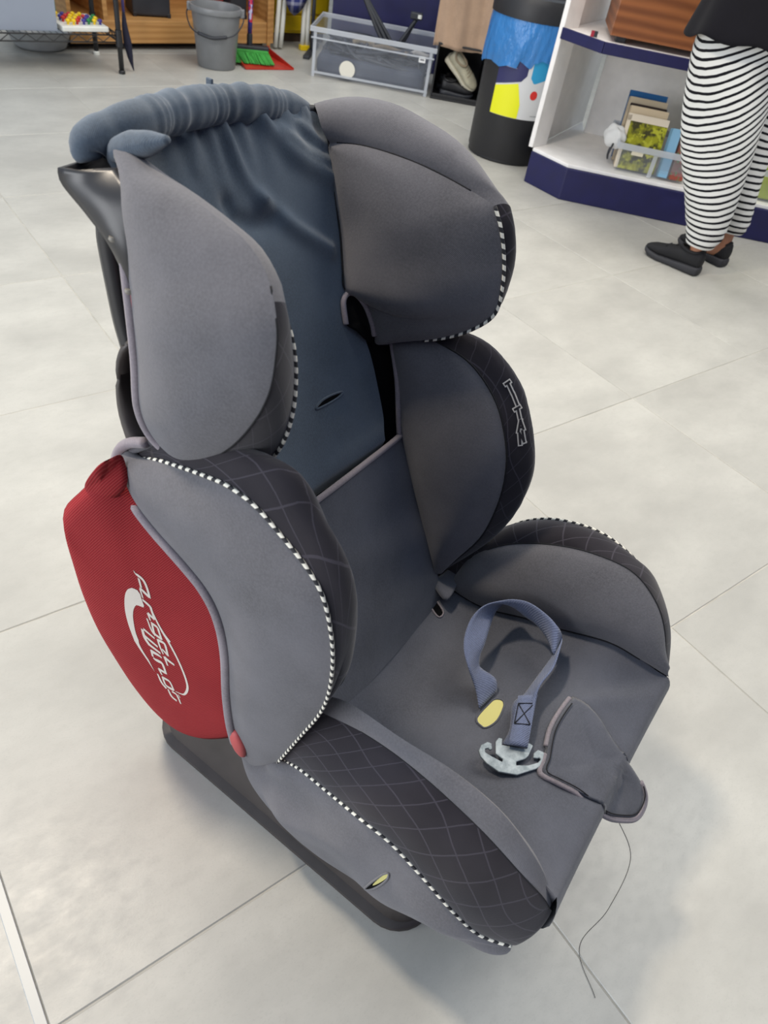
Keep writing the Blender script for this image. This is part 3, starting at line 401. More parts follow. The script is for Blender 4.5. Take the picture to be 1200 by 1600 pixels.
HEAD = {}; TORSO = {}; BOL = {}
for side, sx in (('L', -1.), ('R', 1.)):
    # ---- head wing
    d = cv(SEAT['H' + side]); nU, nL = 22, 30
    k2 = np.vstack([cr(d['k2u'], nU + 1)[:-1], cr(d['k2l'], nL)])
    for _ in range(4): k2[nU - 4:nU + 5] = (k2[nU - 5:nU + 4] + 2 * k2[nU - 4:nU + 5] + k2[nU - 3:nU + 6]) / 4
    k3 = np.vstack([cr(d['k3u'], nU + 1)[:-1], cr(d['k3l'], nL)])
    k0 = cr(d['k0'], nU + nL); k4 = cr(d['k4'], nU + nL); k4b = d['k4']
    hw = grid_obj('head_wing', loft([k0, k2], 52, 22, .020, (sx, 0, .2), resample=False, wr=.0012, seed=3), FAB, seat)
    HEAD[side] = [hw]
    GB = loft([k2, k3], nU + nL, 14, .012, (0, -1, .2), endtaper=False, resample=False, rows=np.interp(np.arange(nU + nL), [0, nU - 4, nU + 3, nU + nL], [1, 1, .25 if side == 'L' else .8, .25 if side == 'L' else .8]))
    hc = grid_obj('crest_panel', GB[:nU + 1], FAB, hw); qb = grid_obj('quilted_band', GB[nU:], QUILT, hw)
    inn = grid_obj('inner_panel', loft([k3, k4], 52, 22, .022, (-sx, -.5, 0), resample=False, wr=.0026, seed=9), FAB, hw)
    tube('piping', k3[nU:nU + int(nL * .78)] + np.array([0, -.0012, 0]), .0021, STRIPE, hw, 80, 8)
    tube('seam', np.vstack([k2[nU - 1:-2:3]]), .0009, SEAM, hw, 60, 5)
    tube('seam', k3[1:nU:3], .0009, SEAM, hw, 60, 5)
    tube('seam', k4[::4] + np.array([-sx * .001, -.001, 0]), .0012, SEAM, hw, 80, 5)
    tube('binding', k0[9::3] + np.array([sx * .002, -.001, 0]), .0048, BIND, hw, 90, 10)
    # harness opening: black patch painted as its inner shade, with bound edge
    op = sv(SEAT['opening']) * np.array([sx, 1, 1])
    on_ = np.array([-sx * .8, -.6, .1]); cushion('harness_opening', op + on_ * .004, .0008, on_, GAPSHADE, inn, 40, 4, 1)
    tube('binding', op[:9] + on_ * .004, .0035, BIND, inn, 50, 8)
    # ---- torso wing
    d = cv(SEAT['T' + side])
    if side == 'R': d['T1'] = d['T1'] * np.array([.93, 1, 1]) + np.array([0, .03, -.01])
    tw = grid_obj('torso_wing', loft([d['T0'], d['T1']], 60, 20, .017, (sx, 0, 0), wr=.0012, seed=5), FAB, seat); TORSO[side] = [tw]
    tb = grid_obj('quilted_band', loft([d['T1'], d['Tc'], d['T3']], 60, 22, .006, (sx * .2, -1, .2)), QUILT, tw); TORSO[side].append(tb)
    grid_obj('inner_panel', loft([d['T3'], d['T4']], 50, 20, .024, (-sx, -.6, 0), wr=.001, seed=2), FAB, tw)
    tube('piping', d['T1'][2:] + np.array([sx * .001, 0, 0]), .0020, STRIPE, tw, 140, 8)
    tube('seam', d['T3'] + np.array([-sx * .0005, -.0005, 0]), .0012, SEAM, tw, 70, 5)
    grid_obj('gap_shade_sheet', loft([d['T4'] + np.array([sx * .014, .006, 0]), d['T4'] + np.array([-sx * .05, .045, -.02])], 30, 6), GAPSHADE, tw)  # black sheet put behind the gap so it reads as deep shade
    A0_, A1_ = cr(d['T0'], 70), cr(d['T1'], 70); dv = A1_ - A0_; dv /= np.maximum(np.linalg.norm(dv, axis=1, keepdims=True), 1e-4)
    tube('binding', (A0_ + dv * .002 + np.array([sx * .004, 0, 0]))[2:-5:3], .0058, BIND, tw, 120, 10)
    # ---- seat bolster
    d = cv(SEAT['B' + side])
    if side == 'L':
        bo = grid_obj('seat_bolster', loft([d['S0'], d['S1']], 90, 24, .016, (sx, -.2, 0), wr=.008, seed=11), FAB, seat)
        GB = loft([d['S1'], d['S2']], 60, 22, .014, (sx, -.3, .8), endtaper=False, rows=np.interp(np.arange(60), [0, 44, 59], [1, 1, .6]))
        ce = GB[-1].mean(0) + np.array([.030, .012, 0]); cap = [ce + (GB[-1] - ce) * math.cos(p_) + np.array([.002, -.010, -.004]) * math.sin(p_) for p_ in np.linspace(.2, PI / 2, 7)]
        grid_obj('quilted_band', np.concatenate([GB, np.stack(cap)]), QUILT, bo)
        grid_obj('crest_panel', loft([d['S2'], d['Sc']], 60, 8, .004, (0, -.3, 1)), FAB, bo)
        grid_obj('inner_panel', loft([d['Sc'], d['S4']], 60, 16, .012, (-sx, 0, .8)), FAB, bo)
        tube('piping', d['S1'] + np.array([-.001, 0, .0]),   .0021, STRIPE, bo, 150, 8)
        tube('seam', d['S2'][1:], .0008, SEAM, bo, 70, 5)
    else:
        bo = grid_obj('seat_bolster', loft([d['S0'], d['S1']], 60, 20, .012, (sx, -.2, 0)), FAB, seat)
        grid_obj('quilted_band', loft([d['S1'], d['S3']], 60, 18, .012, (sx * .4, -.3, 1), endtaper=False), QUILT, bo)
        grid_obj('inner_panel', loft([d['S3'], d['S4']], 60, 22, .026, (-sx, 0, .8), wr=.001, seed=4), FAB, bo)
        tube('piping', sv(SEAT['misc']['pipR']) + np.array([-.002, 0, .003]),   .0021, STRIPE, bo, 100, 8)
        tube('seam', d['S3'][1:], .0012, SEAM, bo, 70, 5)
    tube('seam', d['S4'][:-1] + np.array([-sx * .002, 0, .002]), .0012, SEAM, bo, 70, 5)
    BOL[side] = d

# ---- back cover (upper) with its folds
R = sv(SEAT['back']['R']); nr, nc = 110, 80
Rr = cr(R, nr); Lr = mir(Rr); x = np.linspace(-1, 1, nc)
G = Lr[:, None] * (1 - (x[None, :, None] + 1) / 2) + Rr[:, None] * ((x[None, :, None] + 1) / 2)
nb = np.array([0, -1, .525]); nb /= np.linalg.norm(nb)
def folds(G, lines, spec):
    H = np.zeros(G.shape[:2]); X = G[..., 0]; Zz = G[..., 2]
    for k, pts in lines.items():
        amp, wid = spec.get(k, (.004, .008)); P = cr(np.array([(a, 0, b) for a, b in pts]), 24)
        dd = np.min(np.hypot(X[..., None] - P[:, 0], Zz[..., None] - P[:, 2]) + np.linspace(.006, 0, 24) * 0, axis=-1)
        H += amp * np.exp(-(dd / wid) ** 2)
    return H
H = folds(G, SEAT['folds'], dict(A=(.008, .009), B=(.006, .008), C=(.009, .009), H=(-.008, .009), D=(.006, .007), E=(.004, .007), F=(.005, .006), G=(.004, .007)))
zz = G[..., 2]; top = np.exp(-((.842 - zz) / .03).clip(0) ** 1.2)
H += .0035 * top * np.sin(G[..., 0] * 230 + 2 * np.sin(G[..., 0] * 40)) - .004 * np.exp(-((.842 - zz) / .008).clip(0))
H += -.006 * (1 - x[None] ** 2) + .0012 * np.sin(zz * 38 + x[None] * 4) - .018 * ((.486 - zz) / .02).clip(0, 1)
Gb = G + nb * H[..., None]
back = grid_obj('back_cover', Gb, FABB, seat)
# hem line on both lower edges, gathered roll along the top
P = cr(sv(SEAT['roll']), 150); T, N, B = frames(P); a = np.linspace(0, 2 * PI, 22, endpoint=False)
s = np.linspace(0, 1, 150); rad = .0185 * (1 - .45 * np.exp(-s / .03) - .6 * np.exp(-(1 - s) / .05))
g = .0007 * np.sin(s * 131 + 4.2 * np.sin(s * 23)) + .0009 * np.sin(s * 83 + 3 * np.sin(s * 9 + 1)) + .0012 * np.sin(s * 41 + 1.7 * np.sin(s * 17))
V = P[:, None] + (rad[:, None, None] + (g[:, None] * (.5 + .5 * np.cos(a[None] * 1.0 + 2)))[..., None]) * (np.cos(a)[None, :, None] * N[:, None] * 1.0 + np.sin(a)[None, :, None] * B[:, None] * .9)
F = gridfaces(150, 22, True) + [tuple(range(22))[::-1], tuple(149 * 22 + j for j in range(22))]
uv = np.stack([np.broadcast_to((s * .4)[:, None], (150, 22)), np.broadcast_to(a[None] * .02, (150, 22))], 2).reshape(-1, 2)
roll = meshpy('gathered_top_roll', V.reshape(-1, 3), F, FABB, seat, True, uv)
c0 = sv(np.array([.0, -.581, .866])); boxes('seam_tab', [(-.003, c0[1] - .003, .860, .000, c0[1] + .005, .8725)], FABB, roll, .001)
V, F = tube('', sv(SEAT['corner']), [.003, .009, .0115, .010, .004], None, None, 30, 14, raw=True)
meshpy('folded_corner', V, F, FABB, roll, True, V[:, :2])

# ---- pocket panel below it
pR = cr(sv(SEAT['back']['pR']), 50) + np.array([.008, 0, 0]); pL = mir(pR); xx = np.linspace(-1, 1, 50)
Gp = pL[:, None] * (1 - (xx[None, :, None] + 1) / 2) + pR[:, None] * ((xx[None, :, None] + 1) / 2)
Gp = Gp + nb * (.002 - .004 * np.abs(xx) ** 8 + .0012 * np.sin(Gp[..., 2] * 70 + 3 * xx[None]))[..., None]
pocket = grid_obj('pocket_panel', Gp, FABS, seat)
tube('hem', Gp[0, ::6] + nb * .001, .0042, BIND, pocket, 60, 8)
tube('hem', np.array([[.146, .419, .602], [.142, .400, .56], [.139, .388, .52], [.138, .378, .48]]) * np.array([1, 1, 1]), .0035, BIND, pocket, 30, 8)

# ---- cushion
SL, SR = cr(BOL['L']['S4'], 44), cr(BOL['R']['S4'], 44)
pre = np.array([[-.15, .30, .225]]); SL = np.vstack([pre, SL]); SR = np.vstack([mir(pre), SR])
ext = np.array([(-.181, -.082, .292), (-.186, -.085, .268), (-.188, -.076, .248), (-.18, -.060, .228), (-.165, -.03, .21), (-.16, .0, .20)])
SL = np.vstack([SL, cr(np.vstack([SL[-1:], ext]), 16)[1:]]); SR = np.vstack([SR, cr(np.vstack([SR[-1:], mir(ext)]), 16)[1:]])
n = len(SL); xx = np.linspace(-1, 1, 60)
Gc = SL[:, None] * (1 - (xx[None, :, None] + 1) / 2) + SR[:, None] * ((xx[None, :, None] + 1) / 2)
ii = np.arange(n)[:, None]
sg = .014 + .014 * np.clip(ii / 44, 0, 1)
sag = -sg * (1 - xx[None] ** 2) ** .8 * (ii < 45) - .028 * (1 - xx[None] ** 2) ** .8 * np.clip((58 - ii) / 14, 0, 1) * (ii >= 45)
Gc[..., 2] += sag + .0018 * np.sin(Gc[..., 1] * 46 + xx[None] * 5) * (1 - xx[None] ** 4)
dxy = np.hypot(Gc[..., 0] - .09, Gc[..., 1] + .02); Gc[..., 2] += .005 * np.exp(-((Gc[..., 0] - .10) * .7 + (Gc[..., 1] + .03) * .7) ** 2 / .00012) * np.exp(-(dxy / .05) ** 2)
dxy = np.hypot(Gc[..., 0] - .13, Gc[..., 1] + .05); Gc[..., 2] -= .004 * np.exp(-((Gc[..., 0] - .13) * .6 + (Gc[..., 1] + .03) * .8) ** 2 / .0002) * np.exp(-(dxy / .06) ** 2)
cush = grid_obj('seat_cushion', Gc, FABS, seat)
CT = bvh([cush]); BT = bvh([back, pocket])
def zlift(p, off): return stick(CT, p, (0, 0, -1), off)
# ---- slots: foam showing, and flat black patches painting the shade inside
def patch(name, poly, put, mat, parent, off=.0008, rim=None, sub=5):
    P = cr(sv(poly), 40, True); c = P.mean(0); V = []; F = []
    for k in range(sub): V += [put(c + (p - c) * (1 - k / sub), off) for p in P]
    V.append(put(c, off)); n = 40
    for k in range(sub - 1): F += [(k * n + j, k * n + (j + 1) % n, (k + 1) * n + (j + 1) % n, (k + 1) * n + j) for j in range(n)]
    F += [((sub - 1) * n + j, (sub - 1) * n + (j + 1) % n, len(V) - 1) for j in range(n)]
    o = meshpy(name, V, F, mat, parent)
    if rim: tube('slot_edge', np.array(V[:40:2]), .0014, rim, o, 50, 6, True)
    return o
putB = lambda p, off: stick(BT, p, -nb, off)
o = patch('strap_slot', SEAT['slots']['crotch'], zlift, FOAM, cush, .0008, FABS)
o['label'] = 'yellow foam showing through the strap slot'
patch('harness_slit', SEAT['slots']['back'], putB, GAPSHADE, back, .0008, FABB)
o = patch('strap_slot', SEAT['slots']['crease'], zlift, GAPSHADE, cush, .001, BIND)
cushion('folded_cloth', sv(SEAT['crumple']), .007, (-.5, -.5, .7), FABS, cush, 40, 6, .5)
LT = bvh([ob for ob in bpy.data.objects if ob.name == 'seat_bolster'])
bol = bpy.data.objects['seat_bolster']
o = patch('torn_slit', SEAT['slots']['side'], lambda p, off: stick(LT, p, (1, 0, 0), off), GAPSHADE, bol, .0008, FAB)
P = np.array(SEAT['slots']['side']); patch('foam', (P - P[3]) * .55 + P[3], lambda p, off: stick(LT, p, (1, 0, 0), off), FOAM, bol, .0016)

# ---- crotch strap, stitched end and steel hook plate
A, Bq = cr(sv(SEAT['strap']['A']), 90), cr(sv(SEAT['strap']['B']), 90)
G = A[:, None] * (1 - np.linspace(0, 1, 7)[None, :, None]) + Bq[:, None] * np.linspace(0, 1, 7)[None, :, None]
strap = grid_obj('crotch_strap', G, WEB, seat, .0016)
q = sv(SEAT['box']); e = [q[0] * .97 + q[1] * .03, q[1], q[2], q[3]]
Ge = np.stack([cr(np.array([q[0] + (q[0] - q[3]) * .42, q[0], q[3], q[3] + (q[3] - q[0]) * .95]), 12), cr(np.array([q[1] + (q[1] - q[2]) * .42, q[1], q[2], q[2] + (q[2] - q[1]) * .95]), 12)], 1)
Ge = np.stack([Ge[:, 0] * 1.09 - Ge[:, 1] * .09, (Ge[:, 0] + Ge[:, 1]) / 2 + np.array([0, 0, .001]), Ge[:, 1] * 1.09 - Ge[:, 0] * .09], 1); Ge[..., 2] += .008; Ge[0, :, 2] += .001
grid_obj('strap_end', Ge, WEB, strap, .0035)
qq = q + np.array([0, 0, .0110])
for a_, b_ in ((0, 1), (1, 2), (2, 3), (3, 0), (0, 2), (1, 3)): tube('stitching', np.array([qq[a_], qq[b_]]), .0006, SEAM, strap, 6, 5)
bk = sv(SEAT['buckle']); bk[:, 2] += max(zlift(p_, .002)[2] - p_[2] for p_ in bk); bm = bmesh.new(); vs_ = [bm.verts.new(p) for p in bk]; f = bm.faces.new(vs_)
r_ = bmesh.ops.extrude_face_region(bm, geom=[f]); bmesh.ops.translate(bm, verts=[v for v in r_['geom'] if isinstance(v, bmesh.types.BMVert)], vec=(0, 0, .0032))
bmesh.ops.triangulate(bm, faces=[f for f in bm.faces if len(f.verts) > 4]); bmesh.ops.recalc_face_normals(bm, faces=bm.faces)
me = bpy.data.meshes.new('hook_plate'); bm.to_mesh(me); bm.free(); hp = link('hook_plate', me, ZINC, seat, False); bevel(hp, .0009, 2)
hp.rotation_euler = (0, 0, 0)
# ---- front flap with bound edge
fo_ = sv(SEAT['flap'])
for p_ in fo_:
    h_ = CT.ray_cast(Vector((p_[0], p_[1], .6)), Vector((0, 0, -1)))
    if h_[0] is not None and h_[0][2] > .262: p_[2] = h_[0][2] + .003
for _ in range(2): fo_[:, 2] = (np.roll(fo_[:, 2], 1) + 2 * fo_[:, 2] + np.roll(fo_[:, 2], -1)) / 4
fl, FP = cushion('front_flap', fo_, .008, (0, -.2, 1), FABS, seat, 88, 10, .25)
m_ = 10 * 88
for i_, v_ in enumerate(fl.data.vertices):
    h_ = CT.ray_cast(Vector((v_.co.x, v_.co.y, .6)), Vector((0, 0, -1)))
    if h_[0] is not None: v_.co.z = max(v_.co.z, h_[0][2] + .002)
tube('binding', FP[18:64], .0034, BIND, fl, 90, 8)
tube('binding', FP[1:17], .003, BIND, fl, 40, 8)
tube('seam', FP[2:62] + (FP.mean(0) - FP[2:62]) * .07 + np.array([0, -.002, .0062]), .0008, SEAM, fl, 90, 5)
# ---- red side wing, both sides
for sx in (-1, 1):
    ol = sv(SEAT['red']['outline']); cp = sv(SEAT['red']['cap'])
    if sx > 0: ol, cp = mir(ol) + np.array([.012, .02, 0]), mir(cp) + np.array([.012, .02, 0])
    rw, _ = cushion('side_wing', ol, .024, (sx, .0, .0), RED, seat, 96, 18, 1.0, fit=True)
    cushion('wing_hood', cp + np.array([-sx * .008, .004, 0]), .006, (sx, .2, .2), RED, rw, 40, 6, 1.0)
    rw['label'] = 'red mesh covered side wing'
    if sx < 0: REDL = rw
RT = bvh([REDL])
def putR(v, z, off=.0009): return stick(RT, (-.275, -v, z), (.29, .42, -.70), off)
def stroke(name, pts, put, mat, parent, cap=5):
    """flat lettering stroke: pts are (a, b, width); built as discs and bands laid on the cloth"""
    V = []; F = []
    P = np.array(pts, float)
    if len(P) > 2:
        k = len(P); t = np.linspace(0, 1, k); q = np.linspace(0, 1, max(k * 5, 12)); C3 = cr(np.c_[P[:, :2], np.zeros(k)], len(q)); P = np.c_[C3[:, :2], np.interp(q, t, P[:, 2])]
    else:
        q = np.linspace(0, 1, 10)[:, None]; P = P[0] * (1 - q) + P[1] * q
    d = np.gradient(P[:, :2], axis=0); d /= np.linalg.norm(d, axis=1, keepdims=True); nn = np.c_[-d[:, 1], d[:, 0]]
    for i in range(len(P)):
        for w in (-.5, 0, .5): a = P[i, :2] + nn[i] * P[i, 2] * w * 1.45; V.append(put(a[0], a[1]))
    F = gridfaces(len(P), 3)
    return V, F
parts = [stroke('', s_, putR, None, None) for s_ in SEAT['logo']]
V, F = join_vf(parts); lg = meshpy('wing_lettering', V, F, PRINT, REDL, False)
sw = np.array(SEAT['swoosh']); h = len(sw) // 2
k = 30; a1 = cr(np.c_[sw[:11], np.zeros(11)], k)
b1 = cr(np.c_[np.vstack([sw[11:], sw[:1]])[::-1], np.zeros(len(sw) - 10)], k)
a1, b1 = a1[:, :2], b1[:, :2]
V = []
for i in range(k):
    for t in np.linspace(0, 1, 5): p_ = a1[i] * (1 - t) + b1[i] * t; V.append(putR(p_[0], p_[1]))
meshpy('wing_swoosh', V, gridfaces(k, 5), PRINT, REDL, False)
# ---- outlined word on the far torso band
TT = bvh([TORSO['R'][1]])
def band_words():
    for w_, mat, off, nm in ((.0062, PRINT, .0010, 'band_lettering'), (.0028, QUILT, .0016, 'band_lettering_fill')):
        ps = []
        for s_ in SEAT['titan']:
            P = sv(np.array(s_)); d = P[-1] - P[0]; L_ = np.linalg.norm(d); ext_ = d / L_ * (w_ * .5)
            q = np.linspace(0, 1, 10)[:, None]; X = (P[0] - ext_) * (1 - q) + (P[-1] + ext_) * q
            dirv = np.array([.75, .24, -.515]); nn = np.cross(d / L_, dirv); nn /= np.linalg.norm(nn)
            V = [stick(TT, x_ + nn * w_ * .5 * k_, dirv, off) for x_ in X for k_ in (-1, 0, 1)]
            ps.append((V, gridfaces(10, 3)))
        V, F = join_vf(ps); meshpy(nm, V, F, mat, TORSO['R'][0], False)
band_words()
# ---- shells: head shell, back shell, base
def shell_pair(name, rear, front, mat, parent, nS=40, thick=.004):
    objs = []
    for sx in (-1, 1):
        r0, f0 = (rear, front) if sx < 0 else (mir(rear), mir(front))
        objs.append((cr(r0, nS), cr(f0, nS)))
    (rl, fl_), (rr, fr) = objs
    def deep(c, k):
        q = c * np.array([k, 1, 1]); yb = .577 + (.861 - q[:, 2]) * -.525; q[:, 1] = np.maximum(q[:, 1] + .004, yb + (.03 if k < .6 else -.012)); return q
    G = np.stack([fl_, (fl_ + rl) / 2 + np.array([-.006, 0, 0]), rl, deep(rl, .86), deep(rl, .4), deep(rr, .4), deep(rr, .86), rr, (fr + rr) / 2 + np.array([.006, 0, 0]), fr], 1)
    G2 = np.stack([np.vstack([cr(g[:3], 9), cr(g[2:8], 24)[1:-1], cr(g[7:], 9)]) for g in G])
    return grid_obj(name, G2, mat, parent, thick)
hp_ = sv(SEAT['plast']['head'])
rear = np.vstack([hp_[2:6], [[-.19, .475, .735], [-.185, .468, .69]]])
front = np.array([[-.176, .505, .842], [-.186, .475, .832], [-.19, .462, .80], [-.19, .462, .76], [-.185, .455, .70]])
hs = shell_pair('head_shell', rear, front, BLACKP, seat, 40, .005)
fl_a, fl_b = sv(SEAT['flank']['a']), sv(SEAT['flank']['b'])
rear = np.vstack([fl_b, [[-.172, .52, .52], [-.155, .50, .40], [-.15, .46, .26], [-.15, .42, .16]]]); front = np.vstack([fl_a, [[-.155, .42, .52], [-.145, .36, .42], [-.14, .32, .3], [-.14, .28, .2]]])
bs = shell_pair('back_shell', rear, front, BASEP, seat, 50, .005)
for sx in (-1, 1):
    pst = tube('back_rail', sv(SEAT['post']['a']) * np.array([-sx, 1, 1]), .011, BLACKP, hs, 30, 10)
    lv = lathe('height_lever', [(0, 0), (.008, .002), (.010, .008), (.006, .016), (0, .018)], PINK if sx < 0 else PINK, hs, 16); lv.location = (sx * .186, .472, .745); lv.rotation_euler = (0, sx * PI / 2, 0); lv.scale = (2.6, 1, 1)
for p_ in ((-.196, .485, .80), (-.196, .472, .76)):
    o = lathe('hook_tab', [(0, -.002), (.010, -.002), (.011, 0), (.010, .002), (0, .002)], plastic('grey_tab_plastic', (120, 116, 108), .5), hs, 20, .5); o.location = p_
# unseen black core added behind the covers to stop light leaks
core = np.array([(-.13, .575, .83), (-.125, .50, .69), (-.125, .40, .50), (-.125, .315, .33), (-.13, .27, .22), (-.14, .15, .235), (-.15, .0, .245), (-.15, -.055, .24)])
Gk = np.stack([core, core * np.array([.3, 1, 1]), core * np.array([-.3, 1, 1]), core * np.array([-1, 1, 1])], 1) + np.array([0, .012, -.022])
grid_obj('leak_blocker', Gk, GAPSHADE, seat, .01)
def rrect(x0, y0, x1, y1, r, z, k=8):
    P = []
    for cx, cy, a0 in ((x1 - r, y1 - r, 0), (x0 + r, y1 - r, 90), (x0 + r, y0 + r, 180), (x1 - r, y0 + r, 270)):
        for t in range(k): a_ = math.radians(a0 + 90 * t / (k - 1)); P.append((cx + r * math.cos(a_), cy + r * math.sin(a_), z))
    return P
lv = [(0, .004, .052), (.002, 0, .056), (.009, 0, .056), (.011, .006, .044), (.013, .012, .042), (.05, .020, .04), (.10, .032, .038), (.15, .045, .036), (.17, .06, .03)]
V = [];
for z_, i_, r0 in lv: V += rrect(-.211 + i_, .028 + i_ * .6, .211 - i_, .530 - i_ * (1 if z_ < .06 else 1.4), max(.01, r0), z_)
F = gridfaces(len(lv), 32, True) + [tuple(range(32))[::-1], tuple((len(lv) - 1) * 32 + j for j in range(32))]
bs_ = meshpy('base_shell', V, F, BASEP, seat); bs_.data.set_sharp_from_angle(angle=.8)
rv = []
for z_, i_ in ((.0, 0), (.010, 0)): pass
for x_ in np.linspace(.08, .47, 4):
    o = lathe('base_boss', [(0.011, -.002), (.010, .002), (.007, .004), (0, .0045)], BASEP, bs_, 16); o.location = (-.180, x_, .085); o.rotation_euler = (0, -PI / 2 - .35, 0)
o, _ = cushion('recline_lever', sv(np.array([(-.212, -.348, .205), (-.212, -.335, .212), (-.212, -.322, .19), (-.212, -.322, .163), (-.212, -.335, .165), (-.212, -.346, .185)])), .007, (-1, 0, 0), PINK, seat, 36, 6, 1)
o['label'] = 'pale red recline lever'
# ================================================================== the shop behind the seat
WHITE = plastic('white_laminate', (236, 233, 230), .45, 0, .03)
NAVY = plastic('navy_painted_board', (22, 22, 72), .5, 0, .08)
OAK = wood('light_oak', (168, 120, 66), (196, 148, 90), 5, .5, (.6, 6, 6))
WALNUT = wood('walnut_veneer', (104, 58, 30), (148, 90, 50), 2.6, .4, (.9, .9, 9))
WIRE = plastic('black_wire', (30, 30, 32), .45, 0)
BINB = plastic('black_bin_plastic', (30, 30, 33), .5, .03)
YELL = plastic('yellow_plastic', (226, 192, 20), .4, 0, .05)
GREYB = plastic('grey_bucket_plastic', (122, 124, 126), .4, .02, .05)
REDP = plastic('red_dustpan_plastic', (178, 48, 34), .4, 0)
GREENB = plastic('green_bristles', (60, 150, 62), .8, .3)
DARKP = plastic('charcoal_plastic', (40, 42, 48), .5, 0)
CREAM = plastic('white_painted_metal', (224, 224, 216), .4, 0, .03)
CLEAR = clear_plastic('frosted_clear_plastic', (196, 202, 212), .10)
CLEARE = clear_plastic('frosted_clear_edge', (206, 210, 216), .5)
def flat(name, col, rough=.6): return newmat(name, col, rough)[0]
SHELFDIR = np.array([.700, -.714]); SHELFIN = np.array([.714, .700])
PC = np.array([2.688, 2.150])
def place(o, origin, ex):
    """turn a group so its local x runs along ex, z up"""
    o.location = (origin[0], origin[1], origin[2] if len(origin) > 2 else 0); o.rotation_euler = (0, 0, math.atan2(ex[1], ex[0])); return o
# ---- white corner shelf unit with navy plinth; local x along its front, y into it
shelf = place(empty('shelf_unit'), PC, SHELFDIR); tag(shelf, 'white shelf unit with navy plinth and navy shelf edges on the right', 'shelf unit')
def wl(p):
    d = np.array(p[:2]) - PC; return (float(d @ SHELFDIR), float(d @ SHELFIN))
c1_ = wl((2.682, 2.372)); LEN = 2.4; DEP = .62
ang = wl((2.682 + .92 * .70, 2.372 + .40 * .70))
outl = [(0, 0), (LEN, 0), (LEN, DEP), ang if ang[1] > .3 else (-.1, DEP), c1_]
outl = [(0, 0), (LEN, 0), (LEN, DEP), (ang[0], DEP), (ang[0], ang[1]), c1_]
inset = [(p[0], p[1]) for p in outl]
prism('plinth', outl, 0, .132, NAVY, shelf, .004)
prism('bottom_board', [(0, .012), (LEN, .012), (LEN, DEP), (ang[0], DEP), ang, (c1_[0] + .004, c1_[1] + .004)], .132, .146, WHITE, shelf, .002)
prism('shelf_board', [(0, .004), (LEN, .004), (LEN, DEP), (ang[0], DEP), ang, (c1_[0] + .004, c1_[1])], .572, .602, WHITE, shelf, .002)
def strip2(name, a, b, z0, z1, t, mat):
    a = np.array(a); b = np.array(b); d = (b - a) / np.linalg.norm(b - a); n_ = np.array([-d[1], d[0]]) * t
    return prism(name, [tuple(a), tuple(b), tuple(b + n_), tuple(a + n_)], z0, z1, mat, shelf, .002)
strip2('edge_strip', (0, -.006), (LEN, -.006), .566, .606, .012, NAVY)
strip2('edge_strip', np.array(c1_) + [-.006, 0], (-.004, -.006), .566, .606, .012, NAVY)
ex = np.array(ang) - np.array(c1_); exn = ex / np.linalg.norm(ex)
strip2('side_panel', np.array(c1_) + exn * .0, np.array(ang), .146, 1.5, .02, WHITE)
strip2('front_post', np.array(c1_), np.array(c1_) + exn * .095 + np.array([.03, -.0]), .146, 1.5, .022, WHITE)
prism('back_panel', [(ang[0], DEP - .02), (LEN, DEP - .02), (LEN, DEP), (ang[0], DEP)], .146, 1.5, WHITE, shelf, 0)
prism('end_panel', [(LEN - .02, 0), (LEN, 0), (LEN, DEP), (LEN - .02, DEP)], .146, 1.5, WHITE, shelf, 0)
prism('top_board', outl, 1.5, 1.53, WHITE, shelf, .002)
# ---- walnut box on the upper shelf
wb = place(empty('walnut_box'), (2.70, 2.105, .602), SHELFDIR); tag(wb, 'walnut veneer box standing on the upper white shelf', 'box')
wb.location = (2.688 + .014 * .7 + .05 * .714, 2.150 - .014 * .714 + .05 * .70, .602)
box('body', (0, 0, .022), (.62, .36, .30), WALNUT, wb, .004)
for x_ in (.03, .55):
    for y_ in (.03, .30): box('foot', (x_, y_, 0), (x_ + .04, y_ + .04, .023), DARKP, wb, .002)
rb = place(empty('eraser_block'), (0, 0, 0), SHELFDIR); p_ = PC + SHELFDIR * -.055 + SHELFIN * .085; rb.location = (p_[0], p_[1], .602)
tag(rb, 'tiny red and black block on the upper shelf left of the walnut box', 'block')
box('red_half', (0, 0, 0), (.012, .016, .02), flat('red_block', (150, 30, 50)), rb, .001); box('black_half', (.012, 0, 0), (.026, .016, .02), DARKP, rb, .001)
# ---- storage boxes on the bottom shelf
def open_box(name, L_, W_, H_, mat, rim, label, cat, t=.004, taper=.012, group=None):
    r0 = empty(name); tag(r0, label, cat, group)
    def ring(i, z): return [(i, i, z), (L_ - i, i, z), (L_ - i, W_ - i, z), (i, W_ - i, z)]
    V = ring(taper, 0) + ring(0, H_) + ring(t, H_) + ring(taper + t, t)
    F = [(3, 2, 1, 0), (12, 13, 14, 15)] + [(k * 4 + j, k * 4 + (j + 1) % 4, (k + 1) * 4 + (j + 1) % 4, (k + 1) * 4 + j) for k in range(3) for j in range(4)]
    bevel(meshpy('shell', V, F, mat, r0, False), .004, 2)
    if rim:
        m_ = .010
        boxes('rim', [(-m_, -m_, H_ - .022, L_ + m_, 0, H_ + .003), (-m_, W_, H_ - .022, L_ + m_, W_ + m_, H_ + .003), (-m_, 0, H_ - .022, 0, W_, H_ + .003), (L_, 0, H_ - .022, L_ + m_, W_, H_ + .003)], rim, r0, .003)
    return r0
p_ = PC + SHELFDIR * .195 + SHELFIN * .050
tb_ = open_box('book_tub', .32, .36, .115, CLEAR, CLEARE, 'clear plastic tub of picture books on the bottom shelf, left of the person', 'tub')
place(tb_, (p_[0], p_[1], .146), SHELFDIR)
boxes('front_rib', [(.15, -.004, .004, .168, .001, .10)], CLEARE, tb_, .001)
